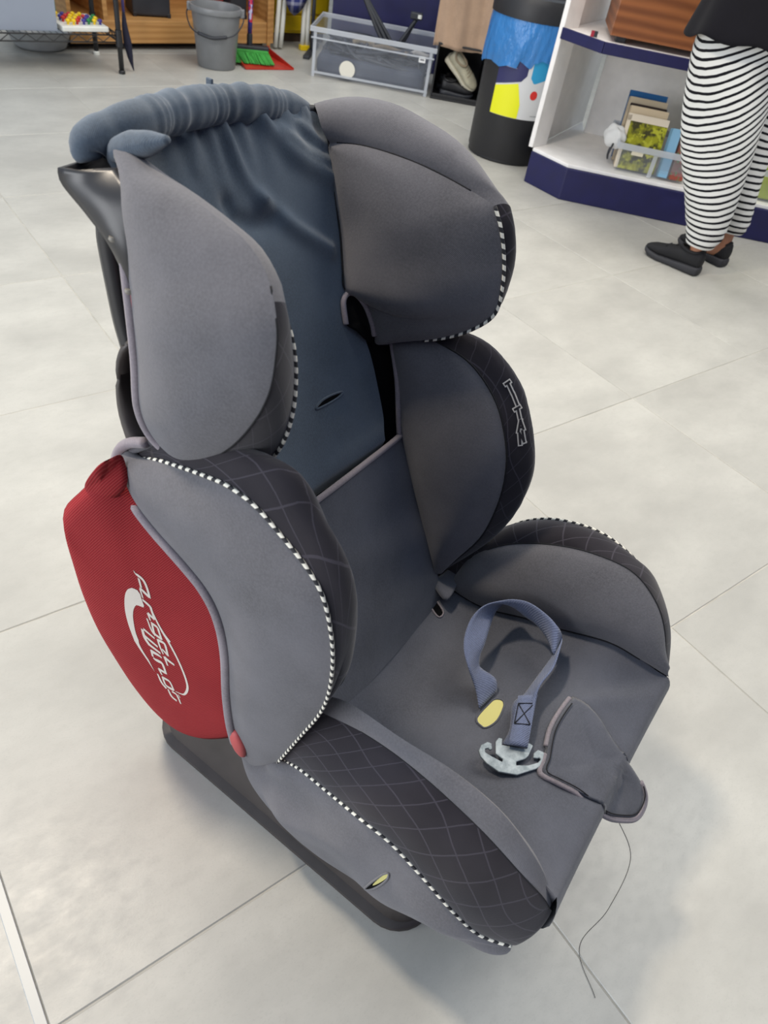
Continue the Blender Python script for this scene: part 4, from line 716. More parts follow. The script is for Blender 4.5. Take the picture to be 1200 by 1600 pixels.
boxes('label_holder', [(.055, -.005, .078, .105, .0, .096)], flat('cream_label', (222, 214, 190)), tb_, .001)
tube('handle', [(-.012, .10, .10), (-.022, .07, .09), (-.03, .06, .05), (-.022, .10, .02), (-.02, .15, .03), (-.014, .16, .08)], .004, DARKP, tb_, 40, 8)
def cover_mat(name, base, c1, c2, scale):
    m, nt, b = newmat(name, base, .35); v = coords(nt); n_ = noise(nt, scale, 3, v); q_ = noise(nt, scale * 2.3, 2, v)
    c_ = mix(nt, ramp(nt, n_, .45, .58), lin(base), lin(c1)); c_ = mix(nt, ramp(nt, q_, .55, .62), c_, lin(c2)); nt.links.new(c_, b.inputs['Base Color']); return m
PAGE = flat('cream_paper', (212, 194, 162))
def book(pos, w_, h_, t_, tilt, cov, label, grp=None, lean=0, edge=PAGE):
    b_ = empty('book'); tag(b_, label, 'book', grp)
    p_ = PC + SHELFDIR * pos[0] + SHELFIN * pos[1]; b_.location = (p_[0], p_[1], pos[2]); b_.rotation_euler = (-tilt, lean, math.atan2(SHELFDIR[1], SHELFDIR[0]))
    boxes('cover', [(0, -t_ / 2, 0, w_, -t_ / 2 + .003, h_), (0, t_ / 2 - .003, 0, w_, t_ / 2, h_), (0, -t_ / 2, 0, .003, t_ / 2, h_)], cov, b_, .0008)
    boxes('pages', [(.003, -t_ / 2 + .003, .003, w_ - .004, t_ / 2 - .003, h_ - .004)], edge, b_)
    return b_
CV1 = cover_mat('green_foliage_cover', (60, 58, 26), (150, 150, 30), (176, 176, 52), 22)
CV2 = flat('blue_cover', (20, 92, 150)); CV3 = flat('tan_cover', (206, 188, 158)); CV4 = flat('pale_blue_cover', (126, 172, 202)); CV5 = cover_mat('mixed_picture_cover', (120, 84, 74), (150, 70, 60), (90, 120, 80), 30); CV6 = flat('dark_brown_cover', (50, 34, 28))
b1_ = book((.212, .092, .153), .165, .205, .018, .30, CV1, 'book with green foliage cover, foremost in the clear tub')
boxes('cover_border', [(-.012, -.0105, .0, .004, -.0092, .205), (-.012, -.0105, .185, .165, -.0092, .212)], flat('white_border', (218, 206, 186)), b1_)
book((.205, .135, .153), .165, .232, .030, .28, CV3, 'tan book standing behind the green foliage book in the tub')
book((.206, .166, .153), .160, .236, .012, .28, CV6, 'thin dark brown book behind the tan book in the tub')
book((.200, .200, .153), .165, .252, .034, .28, CV3, 'thick tan book behind the dark brown book in the tub')
book((.200, .245, .153), .165, .268, .020, .27, CV2, 'blue book at the back of the clear tub')
book((.392, .080, .153), .040, .19, .05, .26, CV4, 'pale blue book standing right of the green foliage book')
book((.440, .080, .153), .060, .175, .05, .2, CV5, 'brown picture book at the right end of the clear tub')
tb2 = open_box('book_tub', .36, .36, .125, CLEAR, CLEARE, 'clear plastic tub with lime green contents, right of the person', 'tub')
p_ = PC + SHELFDIR * .66 + SHELFIN * .045; place(tb2, (p_[0], p_[1], .146), SHELFDIR)
bx_ = empty('lime_box'); tag(bx_, 'lime green box inside the clear tub right of the person', 'box'); p_ = PC + SHELFDIR * .69 + SHELFIN * .075; place(bx_, (p_[0], p_[1], .152), SHELFDIR)
box('carton', (0, 0, 0), (.30, .30, .17), flat('lime_card', (172, 186, 30)), bx_, .004); box('lid', (-.003, -.003, .17), (.303, .303, .20), flat('lime_lid', (190, 204, 40)), bx_, .004)
ws = empty('white_bag'); tag(ws, 'crumpled white plastic bag beside the books in the tub', 'bag'); p_ = PC + SHELFDIR * .172 + SHELFIN * .14; ws.location = (p_[0], p_[1], .26)
bm = bmesh.new(); bmesh.ops.create_icosphere(bm, subdivisions=4, radius=.05)
for v in bm.verts:
    k_ = 1 + .16 * math.sin(v.co.x * 90 + v.co.z * 60) * math.sin(v.co.y * 80); v.co = Vector((v.co.x * .5 * k_, v.co.y * 1.1 * k_, v.co.z * .9 * k_))
me = bpy.data.meshes.new('bag_body'); bm.to_mesh(me); bm.free(); link('bag_body', me, clear_plastic('white_film', (226, 226, 224), .8), ws)
# ---- pedal bin with its printed band and blue liner
binr = empty('waste_bin', (2.862, 2.705, 0)); tag(binr, 'tall black round bin with colourful printed label beside the shelf unit', 'bin')
BR_ = .186
lathe('body', [(0, 0), (BR_ - .012, 0), (BR_ - .004, .006), (BR_ - .004, .02), (BR_, .03), (BR_ + .004, .60), (BR_ - .004, .604), (BR_ - .02, .60), (BR_ - .03, .2), (0, .1)], BINB, binr, 64)
lathe('lid_ring', [(BR_ + .004, .575), (BR_ + .016, .58), (BR_ + .016, .64), (BR_ + .004, .66), (BR_ - .03, .665), (BR_ - .05, .63)], BINB, binr, 64)
def wrapped(name, a0, a1, z0f, z1f, r, mat, n=24, parent=None):
    V = []
    for i in range(n + 1):
        t = a0 + (a1 - a0) * i / n; f = i / n; za, zb = z0f(f), z1f(f)
        for k in range(5): z = za + (zb - za) * k / 4; V.append(((r + .0065 * z) * math.cos(t), (r + .0065 * z) * math.sin(t), z))
    return meshpy(name, V, gridfaces(n + 1, 5), mat, parent or binr)
A0 = math.atan2(-2.705, -2.862); la, lb = A0 - .62, A0 + 1.05
wrapped('printed_label', la, lb, lambda f: .205, lambda f: .56, BR_ + .0012, flat('label_white', (206, 206, 206), .5))
q = lambda f: la + (lb - la) * f
lab = bpy.data.objects['printed_label']
wrapped('yellow_shape', q(.0), q(.43), lambda f: .206, lambda f: .318 + .035 * f - .12 * max(0, f - .8) / .2 * .75, BR_ + .0020, flat('label_yellow', (226, 226, 16), .5), 20, lab)
wrapped('navy_shape', q(.0), q(.44), lambda f: .325 + .035 * f + .02 * max(0, f - .85) / .15, lambda f: .56, BR_ + .0020, flat('label_navy', (38, 38, 86), .5), 20, lab)
wrapped('cyan_shape', q(.50), q(1.0), lambda f: .345 + .06 * f + .03 * max(0, .12 - f) / .12, lambda f: .56, BR_ + .0020, flat('label_cyan', (40, 150, 196), .5), 20, lab)
a_ = q(.60); V = [((BR_ + .0040) * math.cos(a_ + .09 * math.cos(t) * s_), (BR_ + .0040) * math.sin(a_ + .09 * math.cos(t) * s_), .308 + .0185 * math.sin(t) * s_) for s_ in (1, .5, 0.001) for t in np.linspace(0, 2 * PI, 28, endpoint=False)]
meshpy('red_dot', V, gridfaces(3, 28, True), flat('label_red', (206, 40, 34), .5), lab)
wrapped('small_print', q(.62), q(.82), lambda f: .222, lambda f: .2245, BR_ + .0022, flat('label_ink', (120, 120, 122), .6), 6, lab)
wrapped('small_print', q(.12), q(.28), lambda f: .40, lambda f: .4025, BR_ + .0027, flat('label_pale', (150, 150, 176), .6), 6, lab)
# liner hanging over the rim
BL, _nt, _b = newmat('blue_film', (56, 128, 196), .22, 0, .6); _b.inputs['Alpha'].default_value = .86
bump(_nt, _b, noise(_nt, 22, 5, coords(_nt, 'Object', (1, 1, .5))), .8, .02)
n_ = 150; V = []
rng = np.random.RandomState(3); hem = np.interp(np.linspace(0, 1, n_, endpoint=False), np.linspace(0, 1, 26), np.r_[rng.uniform(.40, .44, 25), .42])
for i in range(n_):
    t = 2 * PI * i / n_; dt = (t - A0 + PI) % (2 * PI) - PI
    z0 = hem[i] - (.0 if dt > -.15 else .03); z0 = z0 + .015 * (dt > .2)
    for k in range(14):
        f = k / 13; z = .60 + (z0 - .60) * f; r = BR_ + .008 + .010 * math.sin(f * 2.6) + .004 * f * math.sin(i * .21 + 3 * f + 2 * math.sin(i * .07)) + .003 * math.sin(i * .83 + 7 * f + 3 * math.sin(i * .19)) * f
        V.append((r * math.cos(t), r * math.sin(t), z))
F = gridfaces(n_, 14) + [((n_ - 1) * 14 + k, (n_ - 1) * 14 + k + 1, k + 1, k) for k in range(13)]
ln = meshpy('blue_bag', V, F, BL); ln.location = (2.862, 2.705, .008); tag(ln, 'blue plastic bin liner folded down over the black bin rim', 'bin liner')
# ---- clear tub of odds and ends
tub = open_box('storage_tub', .70, .46, .243, CLEAR, CLEARE, 'large clear plastic tub of tripods and cables on the floor', 'tub', .005, .012)
TD = np.array([.761, -.648]); TI = np.array([.648, .761]); TO = np.array([2.541, 4.055]); place(tub, (TO[0], TO[1], 0), TD)
boxes('corner_rib', [(.012, -.006, .0, .03, .0, .235)], CLEARE, tub, .002); boxes('corner_rib', [(.67, -.006, .0, .688, .0, .235)], CLEARE, tub, .002)
boxes('bottom_rib', [(.012, -.004, .018, .69, .002, .03)], CLEARE, tub, .001); boxes('rim_groove', [(.0, -.014, .19, .70, -.002, .197)], CLEARE, tub, .001)
d_ = lathe('white_sticker', [(0, 0), (.045, 0), (.045, .0012), (0, .0012)], flat('sticker_white', (226, 222, 208)), tub, 40); d_.location = (.215, .006, .062); d_.rotation_euler = (PI / 2 + .05, 0, 0)
d2 = boxes('price_label', [(.615, -.0125, .168, .652, -.011, .198)], flat('price_white', (228, 228, 228)), tub); boxes('label_print', [(.622, -.0132, .178, .645, -.0124, .186)], flat('ink', (110, 110, 115)), d2)
def intub(x, y, z): p = TO + TD * x + TI * y; return (p[0], p[1], z)
def at(o, x, y, z, rz=0): o.location = intub(x, y, z); o.rotation_euler = (0, 0, math.atan2(TD[1], TD[0]) + rz); return o
fill = empty('cable_heap'); tag(fill, 'dark heap of cables filling the large clear tub', 'cables'); at(fill, 0, 0, 0)
fill['kind'] = 'stuff'
rng = np.random.RandomState(8); prt = []
for i in range(46):
    P = rng.uniform((.06, .04, .03), (.64, .40, .19), (5, 3)); prt.append(tube('', P, .009, None, None, 26, 6, raw=True))
V, F = join_vf([(list(v), f) for v, f in prt]); meshpy('cables', V, F, flat('cable_black', (34, 38, 50), .5), fill)
box('bag_base', (.03, .03, .008), (.66, .42, .11), flat('dark_blue_bag', (46, 52, 70), .8), fill, .03)
for i, (x, y, ln_, ang_, col, lbl) in enumerate([(.22, .14, .14, .2, (120, 110, 92), 'small khaki strap piece lying in the clear tub, left'), (.34, .10, .22, -.1, (104, 92, 76), 'long khaki strap piece lying in the clear tub, middle'), (.56, .10, .12, .1, (150, 148, 146), 'grey metal clamp piece lying in the clear tub, right')]):
    o = empty('strap_piece'); tag(o, lbl, 'strap'); at(o, x, y, .176, ang_)
    V, F = tube('', np.array([(0, 0, 0), (ln_ * .3, .01, .012), (ln_ * .7, -.008, .006), (ln_, 0, .0)]), .014, None, None, 30, 8, raw=True, flat=.5); meshpy('band', V, F, flat('strap_%d' % i, col, .8), o); box('clip', (ln_ - .015, -.016, -.012), (ln_ + .015, .016, .014), DARKP, o, .003)
def tripod(x, y, top, spread, lbl, rz):
    o = empty('tripod'); tag(o, lbl, 'tripod'); at(o, x, y, .16, rz)
    top = np.array(top)
    for s_ in spread: tube('leg', [(0, 0, 0) + np.array(s_), top * .5 + np.array(s_) * .55, top], .011, DARKP, o, 14, 8)
    box('head', tuple(top - [.035, .018, .0]), tuple(top + [.035, .018, .035]), DARKP, o, .006); lathe('knob', [(0, 0), (.012, 0), (.012, .016), (0, .018)], CREAM, o, 14, loc=tuple(top + [.02, -.02, .01]))
tripod(.44, .20, (-.22, .05, .27), ((0, 0, 0), (.03, .02, 0), (-.04, .0, .01)), 'black folded tripod leaning left out of the clear tub', 0)
tripod(.46, .22, (.10, .03, .165), ((0, 0, 0), (.02, .015, 0)), 'small black tripod leaning right out of the clear tub', 0)
# ---- black crate with a pale sneaker, beside the tub
def shoe(name, lbl, up, sole, L_=.25, cat='shoe', group=None, acc=None):
    o = empty(name); tag(o, lbl, cat, group)
    def lo(prof, mat, nm, k=24):
        V = []
        for x_, w_, z0, z1, e in prof:
            for t in np.linspace(0, 2 * PI, k, endpoint=False):
                c_, s_ = math.cos(t), math.sin(t); V.append((x_ * L_, math.copysign(abs(c_) ** e, c_) * w_ * .5, (z0 + z1) / 2 + math.copysign(abs(s_) ** e, s_) * (z1 - z0) / 2))
        return meshpy(nm, V, gridfaces(len(prof), k, True) + [tuple(range(k))[::-1], tuple((len(prof) - 1) * k + j for j in range(k))], mat, o)
    lo([(.0, .04, .004, .03, .6), (.03, .062, 0, .034, .5), (.2, .07, 0, .033, .45), (.45, .072, 0, .027, .45), (.7, .09, 0, .025, .45), (.88, .076, .004, .027, .5), (.97, .045, .012, .03, .6), (1.0, .015, .018, .028, .8)], sole, 'sole')
    lo([(.02, .04, .026, .078, .9), (.05, .055, .024, .092, .85), (.16, .062, .024, .088, .8), (.3, .064, .024, .083, .8), (.42, .066, .022, .080, .8), (.55, .072, .02, .072, .8), (.72, .082, .02, .058, .8), (.87, .068, .022, .05, .85), (.95, .045, .025, .042, .9), (.985, .02, .028, .036, 1)], up, 'upper')
    tube('collar', [(.06 * L_, 0, .094), (.12 * L_, .024, .084), (.25 * L_, .027, .080), (.38 * L_, .018, .083), (.43 * L_, 0, .085), (.38 * L_, -.018, .083), (.25 * L_, -.027, .080), (.12 * L_, -.024, .084)], .006, acc or up, o, 60, 8, True)
    for x_ in (.5, .57, .64): tube('lace', [(x_ * L_, -.024, .064), (x_ * L_ + .004, 0, .0755 - (x_ - .5) * .10), (x_ * L_, .024, .064)], .0028, acc or up, o, 12, 6)
    return o
CO = intub(.71, -.01, 0); cr_ = empty('shoe_crate'); tag(cr_, 'black open fronted crate holding shoes between clear tub and bin', 'crate'); cr_.location = CO; cr_.rotation_euler = (0, 0, math.atan2(TD[1], TD[0]))
for nm, a, b in (('base', (0, 0, 0), (.29, .34, .012)), ('side_panel', (0, 0, .012), (.010, .34, .27)), ('side_panel', (.28, 0, .012), (.29, .34, .27)), ('back_panel', (.01, .33, .012), (.28, .34, .27)), ('top_panel', (0, 0, .27), (.29, .34, .28)), ('front_lip', (.01, 0, .012), (.28, .008, .03))): box(nm, a, b, BINB, cr_, .003)
sn = shoe('sneaker', 'cream white sneaker hanging toe down in the black crate', plastic('cream_leather', (190, 184, 160), .6), plastic('white_rubber', (214, 206, 184), .6), .24, acc=plastic('beige_lace', (150, 134, 112), .8))
p_ = TO + TD * .765 + TI * .085; sn.location = (p_[0], p_[1], .20); sn.rotation_euler = (.75, math.radians(38), math.atan2(TD[1], TD[0]) + .05)
for k_, (x_, y_, z_, r_, l_) in enumerate([(.10, .06, .013, .3, 'black shoe lying at front of the crate under the sneaker'), (.075, .19, .013, .2, 'black shoe lying at back of the crate behind the sneaker')]):
    o = shoe('black_shoe', l_, plastic('black_leather_%d' % k_, (24, 24, 28), .5), DARKP, .2); p_ = TO + TD * (.71 + x_ - .05) + TI * y_; o.location = (p_[0], p_[1], z_); o.rotation_euler = (0, 0, math.atan2(TD[1], TD[0]) + r_ * .3)
# ---- beige trousers on a garment rail above the crate
BEI = fabric('beige_cotton', (160, 134, 112), .004, .2, .08)
rail = empty('garment_rail'); tag(rail, 'black garment rail above the crate that the beige cloth hangs from', 'rail'); rail.location = intub(.70, .02, 0); rail.rotation_euler = (0, 0, math.atan2(TD[1], TD[0]))
tube('bar', [(-.78, .55, 1.2), (0, .55, 1.2), (.0, .55, 1.2), (.36, .55, 1.2)][:2] + [(.36, .55, 1.2)], .012, DARKP, rail, 8, 10)
for x_ in (-.78, .36): tube('upright', [(x_, .55, .012), (x_, .55, .6), (x_, .55, 1.2)], .012, DARKP, rail, 6, 10); box('foot', (x_ - .02, .35, 0), (x_ + .02, .75, .02), DARKP, rail, .004)
tube('side_arm', [(.02, .55, 1.2), (.02, .2, 1.2), (.02, -.02, 1.2)], .009, DARKP, rail, 8, 8); tube('side_arm', [(.27, .55, 1.2), (.27, .2, 1.2), (.27, -.02, 1.2)], .009, DARKP, rail, 8, 8); tube('front_bar', [(-.03, -.02, 1.2), (.14, -.02, 1.2), (.33, -.02, 1.2)], .009, DARKP, rail, 8, 8)
n1_, n2_ = 60, 50; V = []
for i in range(n1_):
    x_ = i / (n1_ - 1)
    for j in range(n2_):
        z_ = j / (n2_ - 1); w_ = .95 + .05 * z_
        V.append((-.02 + .31 * x_ * w_, -.022 + .016 * math.sin(x_ * 9 + 1.2) * (1 - .5 * z_) + .006 * math.sin(x_ * 23 + z_ * 5), .258 + .004 * math.sin(x_ * 8) + (1.21 - .258) * z_))
ct = meshpy('beige_cloth', V, gridfaces(n1_, n2_), BEI); md = ct.modifiers.new('s', 'SOLIDIFY'); md.thickness = .006
ct.location = rail.location; ct.rotation_euler = rail.rotation_euler; tag(ct, 'plain beige cloth hanging down between the clear tub and bin', 'cloth')
# ---- navy counter front behind the tub
cn = empty('navy_counter'); tag(cn, 'navy panelled counter standing behind the large clear tub', 'counter'); p_ = TO + TD * .03 + TI * .60; cn.location = (p_[0], p_[1], 0); cn.rotation_euler = (0, 0, math.atan2(TD[1], TD[0]))
box('front_panel', (0, 0, .0), (1.1, .03, .9), NAVY, cn, .003); box('side_panel', (0, .03, 0), (.03, .5, .9), NAVY, cn, .003); box('side_panel', (1.07, .03, 0), (1.1, .5, .9), NAVY, cn, .003); box('worktop', (-.02, -.02, .9), (1.12, .52, .93), WHITE, cn, .004)
# ---- yellow panel stand, ironing board legs with a checked cover
yl = empty('yellow_cabinet', (2.70, 4.80, 0), -.04); tag(yl, 'bright yellow plastic cabinet left of the navy counter', 'cabinet')
box('body', (0, 0, .05), (.42, .40, .9), YELL, yl, .008); box('plinth', (.02, .02, 0), (.40, .38, .05), flat('brown_plinth', (70, 54, 40)), yl, .003); box('door', (.02, -.014, .16), (.40, 0, .88), YELL, yl, .01); box('lower_drawer', (.02, -.012, .065), (.40, 0, .15), YELL, yl, .008)
ib = empty('ironing_board', (2.635, 4.62, 0), -.1); tag(ib, 'folded ironing board with white legs and blue checked cover', 'ironing board')
def legs(x, lean, foot):
    tube('leg', [(x, 0, .012), (x + lean * .5, .0, .4), (x + lean, .0, .86)], .014, CREAM, ib, 10, 10)
    if foot: box('foot_cap', (x - .018, -.018, 0), (x + .018, .018, .03), YELL, ib, .004)
legs(.0, .05, False); legs(.035, .05, False); legs(.185, -.0, True); legs(.215, .0, True)
CHK, _nt, _b = newmat('blue_checked_cloth', (60, 70, 130), .8)
t_ = nd(_nt, 'ShaderNodeTexCoord'); s_ = nd(_nt, 'ShaderNodeSeparateXYZ'); _nt.links.new(t_.outputs['Object'], s_.inputs[0])
f1 = math_(_nt, 'LESS_THAN', math_(_nt, 'PINGPONG', math_(_nt, 'MULTIPLY', s_.outputs[0], 18), .5), .16); f2 = math_(_nt, 'LESS_THAN', math_(_nt, 'PINGPONG', math_(_nt, 'MULTIPLY', s_.outputs[2], 18), .5), .16)
_nt.links.new(mix(_nt, math_(_nt, 'MULTIPLY', math_(_nt, 'ADD', f1, f2), .45), lin((44, 52, 116)), lin((176, 178, 196))), _b.inputs['Base Color'])
ol = np.array([(.02, 0, .95), (.0, 0, .5), (.01, 0, .36), (.06, 0, .275), (.11, 0, .29), (.16, 0, .36), (.20, 0, .5), (.21, 0, .95)])
o, _ = cushion('checked_cover', ol, .02, (0, -1, 0), CHK, ib, 40, 6, .3); o.location = (0.02, -.05, -.08)
# ---- oak cabinet with its low shelf
ck = empty('oak_cabinet', (1.36, 4.54, 0), .05); tag(ck, 'light oak open cabinet with low shelf behind the grey bucket', 'cabinet')
box('plinth', (.02, .09, 0), (1.23, .5, .036), flat('dark_plinth', (30, 24, 20)), ck, 0); box('bottom_rail', (0, 0, .034), (1.25, .02, .128), OAK, ck, .002); box('bottom_shelf', (0, 0, .128), (1.25, .52, .142), OAK, ck, .002)
box('side_panel', (0, .0, .142), (.022, .52, 1.1), OAK, ck, .002); box('side_panel', (1.228, 0, .142), (1.25, .52, 1.1), OAK, ck, .002); box('divider', (.19, .0, .142), (.215, .52, 1.1), OAK, ck, .002); box('back_panel', (.022, .5, .142), (1.228, .52, 1.1), OAK, ck, 0); box('top_board', (-.01, -.01, 1.1), (1.26, .53, 1.125), OAK, ck, .002)
box('side_panel', (1.20, -.012, .0), (1.222, .0, 1.1), OAK, ck, .002)
def inck(x, y, z): c_, s_ = math.cos(.05), math.sin(.05); return (1.36 + x * c_ - y * s_, 4.54 + x * s_ + y * c_, z)
def case(x, y, w_, d_, h_, lbl, rz=0):
    o = empty('black_case', inck(x, y, .142), .05 + rz); tag(o, lbl, 'case'); box('body', (0, 0, .004), (w_, d_, h_), DARKP, o, .01)
    boxes('latch', [(w_ * .25, -.006, h_ * .55, w_ * .33, 0, h_ * .7)], CREAM, o, .001); boxes('latch', [(w_ * .7, -.006, h_ * .55, w_ * .78, 0, h_ * .7)], CREAM, o, .001); tube('handle', [(w_ * .35, 0, h_), (w_ * .4, 0, h_ + .03), (w_ * .6, 0, h_ + .03), (w_ * .65, 0, h_)], .006, DARKP, o, 16, 8)
    for sx_ in (.0, w_ - .02): box('corner', (sx_, -.004, .0), (sx_ + .02, .02, .022), BINB, o, .003)
case(.40, .10, .21, .18, .26, 'black hard case on the oak shelf left of the bucket', -.18); case(1.0, .08, .11, .16, .24, 'black case on the oak shelf right of the bucket')
o = empty('red_carton', inck(.90, .14, .142), .05); tag(o, 'small red carton on oak shelf behind the bucket rim', 'carton'); box('carton', (0, 0, 0), (.085, .1, .26), flat('dark_red', (120, 40, 36)), o, .003); box('flap', (.0, -.002, .22), (.085, .0, .262), flat('dark_red2', (140, 50, 44)), o, .001)
# ---- grey bucket
bk = empty('bucket', (2.055, 4.250, 0), -.6); tag(bk, 'grey plastic bucket with dark handle standing on the floor', 'bucket')
lathe('body', [(0, .004), (.096, 0), (.102, .006), (.128, .255), (.138, .258), (.141, .27), (.137, .284), (.128, .284), (.122, .26), (.097, .012), (0, .012)], GREYB, bk, 64)
tube('handle', [(-.138, 0, .262), (-.150, -.03, .235), (-.118, -.095, .185), (-.06, -.130, .165), (0, -.140, .160), (.06, -.130, .165), (.118, -.095, .185), (.150, -.03, .235), (.138, 0, .262)], .0035, DARKP, bk, 60, 8)
tube('grip', [(-.075, -.126, .170), (0, -.143, .160), (.075, -.126, .170)], .009, DARKP, bk, 20, 10)
for s_ in (-1, 1): box('handle_lug', (s_ * .139 - .012, -.016, .245), (s_ * .139 + .012, .016, .285), GREYB, bk, .004)
# ---- dustpan and broom
dp = empty('dustpan', (2.30, 4.17, 0), -.06); tag(dp, 'red dustpan lying on the floor right of the bucket', 'dustpan')
V = [(-.10, .0, .002), (.20, .0, .002), (.17, .27, .006), (-.07, .27, .006), (-.10, .0, .012), (.20, .0, .006), (.17, .27, .012), (-.07, .27, .012)]
meshpy('pan', V, BOXF, REDP, dp, False); 
for nm, a, b in (('side_wall', ((-.10, 0), (-.07, .27)), .05), ('side_wall', ((.20, 0), (.17, .27)), .05), ('back_wall', ((-.07, .27), (.17, .27)), .06)):
    (x0, y0), (x1, y1) = a; h0 = .012 if nm == 'side_wall' else b
    d_ = np.array([x1 - x0, y1 - y0]); d_ = d_ / np.linalg.norm(d_); n_ = np.array([-d_[1], d_[0]]) * .004
    meshpy(nm, [(x0, y0, .004), (x1, y1, .004), (x1 + n_[0], y1 + n_[1], .004), (x0 + n_[0], y0 + n_[1], .004), (x0, y0, h0), (x1, y1, b), (x1 + n_[0], y1 + n_[1], b), (x0 + n_[0], y0 + n_[1], h0)], BOXF, REDP, dp, False)
bh = empty('broom', (2.27, 4.335, .012), -.34); tag(bh, 'broom with green bristles and patterned handle on the dustpan', 'broom')
rng = np.random.RandomState(1); prt = []
for i in range(150):
    x_ = -.12 + .25 * i / 149; y_ = rng.uniform(-.022, .022); prt.append(tube('', np.array([(x_, y_ * .6, .055), (x_ * 1.02 + .01, y_ - .03, .034), (x_ * 1.04 + .03 + rng.uniform(-.006, .006), y_ * 1.2 - .085, .006)]), [.0045, .004, .003], None, None, 5, 5, raw=True))
V, F = join_vf([(list(v), f) for v, f in prt]); meshpy('bristles', V, F, GREENB, bh)
box('bristle_core', (-.125, -.034, .012), (.135, .012, .058), GREENB, bh, .006)
box('head_block', (-.13, -.025, .052), (.14, .022, .076), DARKP, bh, .006); lathe('socket', [(.016, 0), (.016, .05), (.013, .06)], DARKP, bh, 16, loc=(.03, 0, .074))
HNDL, _nt, _b = newmat('patterned_handle_film', (50, 40, 120), .4); n_ = noise(_nt, 26, 2, coords(_nt)); m_ = noise(_nt, 40, 2, coords(_nt, 'Object', (1, 1, .6)))
_nt.links.new(mix(_nt, ramp(_nt, m_, .54, .58), mix(_nt, ramp(_nt, n_, .48, .52), lin((46, 38, 120)), lin((190, 40, 70))), lin((190, 190, 220))), _b.inputs['Base Color'])
tube('handle', [(.03, 0, .125), (.045, .04, .5), (.06, .08, .95)], .013, HNDL, bh, 12, 12); lathe('end_cap', [(.014, 0), (.014, .03), (0, .036)], DARKP, bh, 12, loc=(.06, .08, .945))
# ---- wire rack, left
rk = empty('wire_rack', (1.47, 4.12, 0)); tag(rk, 'black wire shelving rack with a low zigzag edged shelf at left', 'rack')
W_, D_ = 1.1, .36
for x_, y_ in ((0, 0), (-W_, 0), (0, D_), (-W_, D_)):
    tube('post', [(x_, y_, .012), (x_, y_, .7), (x_, y_, 1.5)], .0125, WIRE, rk, 8, 12); lathe('post_foot', [(0, 0), (.016, 0), (.016, .012), (.0125, .016)], WIRE if y_ == 0 else CREAM, rk, 14, loc=(x_, y_, 0)); lathe('clamp_sleeve', [(.0125, .12), (.018, .12), (.016, .19), (.0125, .19)], WIRE, rk, 14, loc=(x_, y_, 0))
def edge(a, b, n_):
    a = np.array(a); b = np.array(b)
    for z_ in (.137, .168): tube('edge_rod', [a + [0, 0, z_], (a + b) / 2 + [0, 0, z_], b + [0, 0, z_]], .0034, WIRE, rk, 4, 6)
    P = [a + (b - a) * i / (2 * n_) + np.array([0, 0, .166 if i % 2 else .139]) for i in range(2 * n_ + 1)]
    tube('zigzag_rod', P, .0026, WIRE, rk, 0, 6)
edge((0, 0, 0), (-W_, 0, 0), 14); edge((0, D_, 0), (-W_, D_, 0), 14); edge((0, 0, 0), (0, D_, 0), 5); edge((-W_, 0, 0), (-W_, D_, 0), 5)
for i in range(40):
    x_ = -W_ * (i + .5) / 40; tube('shelf_wire', [(x_, 0, .170), (x_, D_ / 2, .170), (x_, D_, .170)], .0016, WIRE, rk, 3, 5)
for y_ in (.12, .24): tube('cross_rod', [(0, y_, .166), (-W_ / 2, y_, .166), (-W_, y_, .166)], .003, WIRE, rk, 3, 6)
fb = open_box('frosted_bin', .52, .30, .26, clear_plastic('frosted_grey_plastic', (150, 158, 172), .88, .35), None, 'frosted translucent grey bin standing on the wire shelf', 'bin', .004, .006); fb.location = (.675, 4.142, .1725)
box('lid', (-.006, -.006, .26), (.526, .306, .285), CLEARE, fb, .005)
gt = empty('green_ruler', (1.03, 4.185, .178)); tag(gt, 'bright green bar seen through the frosted bin', 'toy bar'); box('bar', (0, 0, 0), (.012, .06, .012), flat('bright_green', (60, 210, 80)), gt, .003); box('bar_end', (-.11, 0, .05), (.0, .05, .066), flat('bright_green2', (70, 200, 90)), gt, .003)
pb = empty('peg_board', (1.21, 4.14, .1725), .04); tag(pb, 'white peg board with coloured pegs on the wire shelf', 'toy'); box('board', (0, 0, 0), (.225, .27, .022), CREAM, pb, .004)
rng = np.random.RandomState(6); pm = {}
cols = [(226, 190, 20), (186, 40, 36), (60, 50, 130), (30, 120, 60)]
for i in range(26):
    c_ = cols[[0, 0, 1, 2, 3, 0, 2, 1][i % 8]]
    if c_ not in pm:
        o = lathe('peg', [(0, 0), (.006, 0), (.006, .012), (.011, .013), (.011, .019), (.006, .024), (0, .025)], flat('peg_%d' % len(pm), c_, .4), pb, 12); pm[c_] = o
    else: o = pm[c_].copy(); COL.objects.link(o); o.parent = pb
    o.location = (.04 + .027 * (i % 7) + rng.uniform(-.005, .005), .045 + .045 * (i // 7) + rng.uniform(-.008, .008), .0215)
gp = empty('green_sheet', (1.215, 4.40, .196), .3); tag(gp, 'dark green toy piece lying on the white peg board', 'toy'); box('plate', (0, 0, 0), (.06, .012, .05), flat('dark_green', (20, 100, 60)), gp, .003); box('plate', (0, .012, 0), (.06, .03, .008), flat('dark_green2', (20, 90, 54)), gp, .002)
bs2 = empty('basin', (1.245, 4.36, 0)); bs2.location = (1.225, 4.62, 0); tag(bs2, 'pale grey round basin on the floor under the wire rack', 'basin')
lathe('bowl', [(0, .003), (.11, 0), (.13, .012), (.165, .085), (.175, .088), (.172, .094), (.158, .088), (.122, .016), (0, .010)], plastic('pale_grey_plastic', (176, 178, 178), .4, 0, .04), bs2, 48)
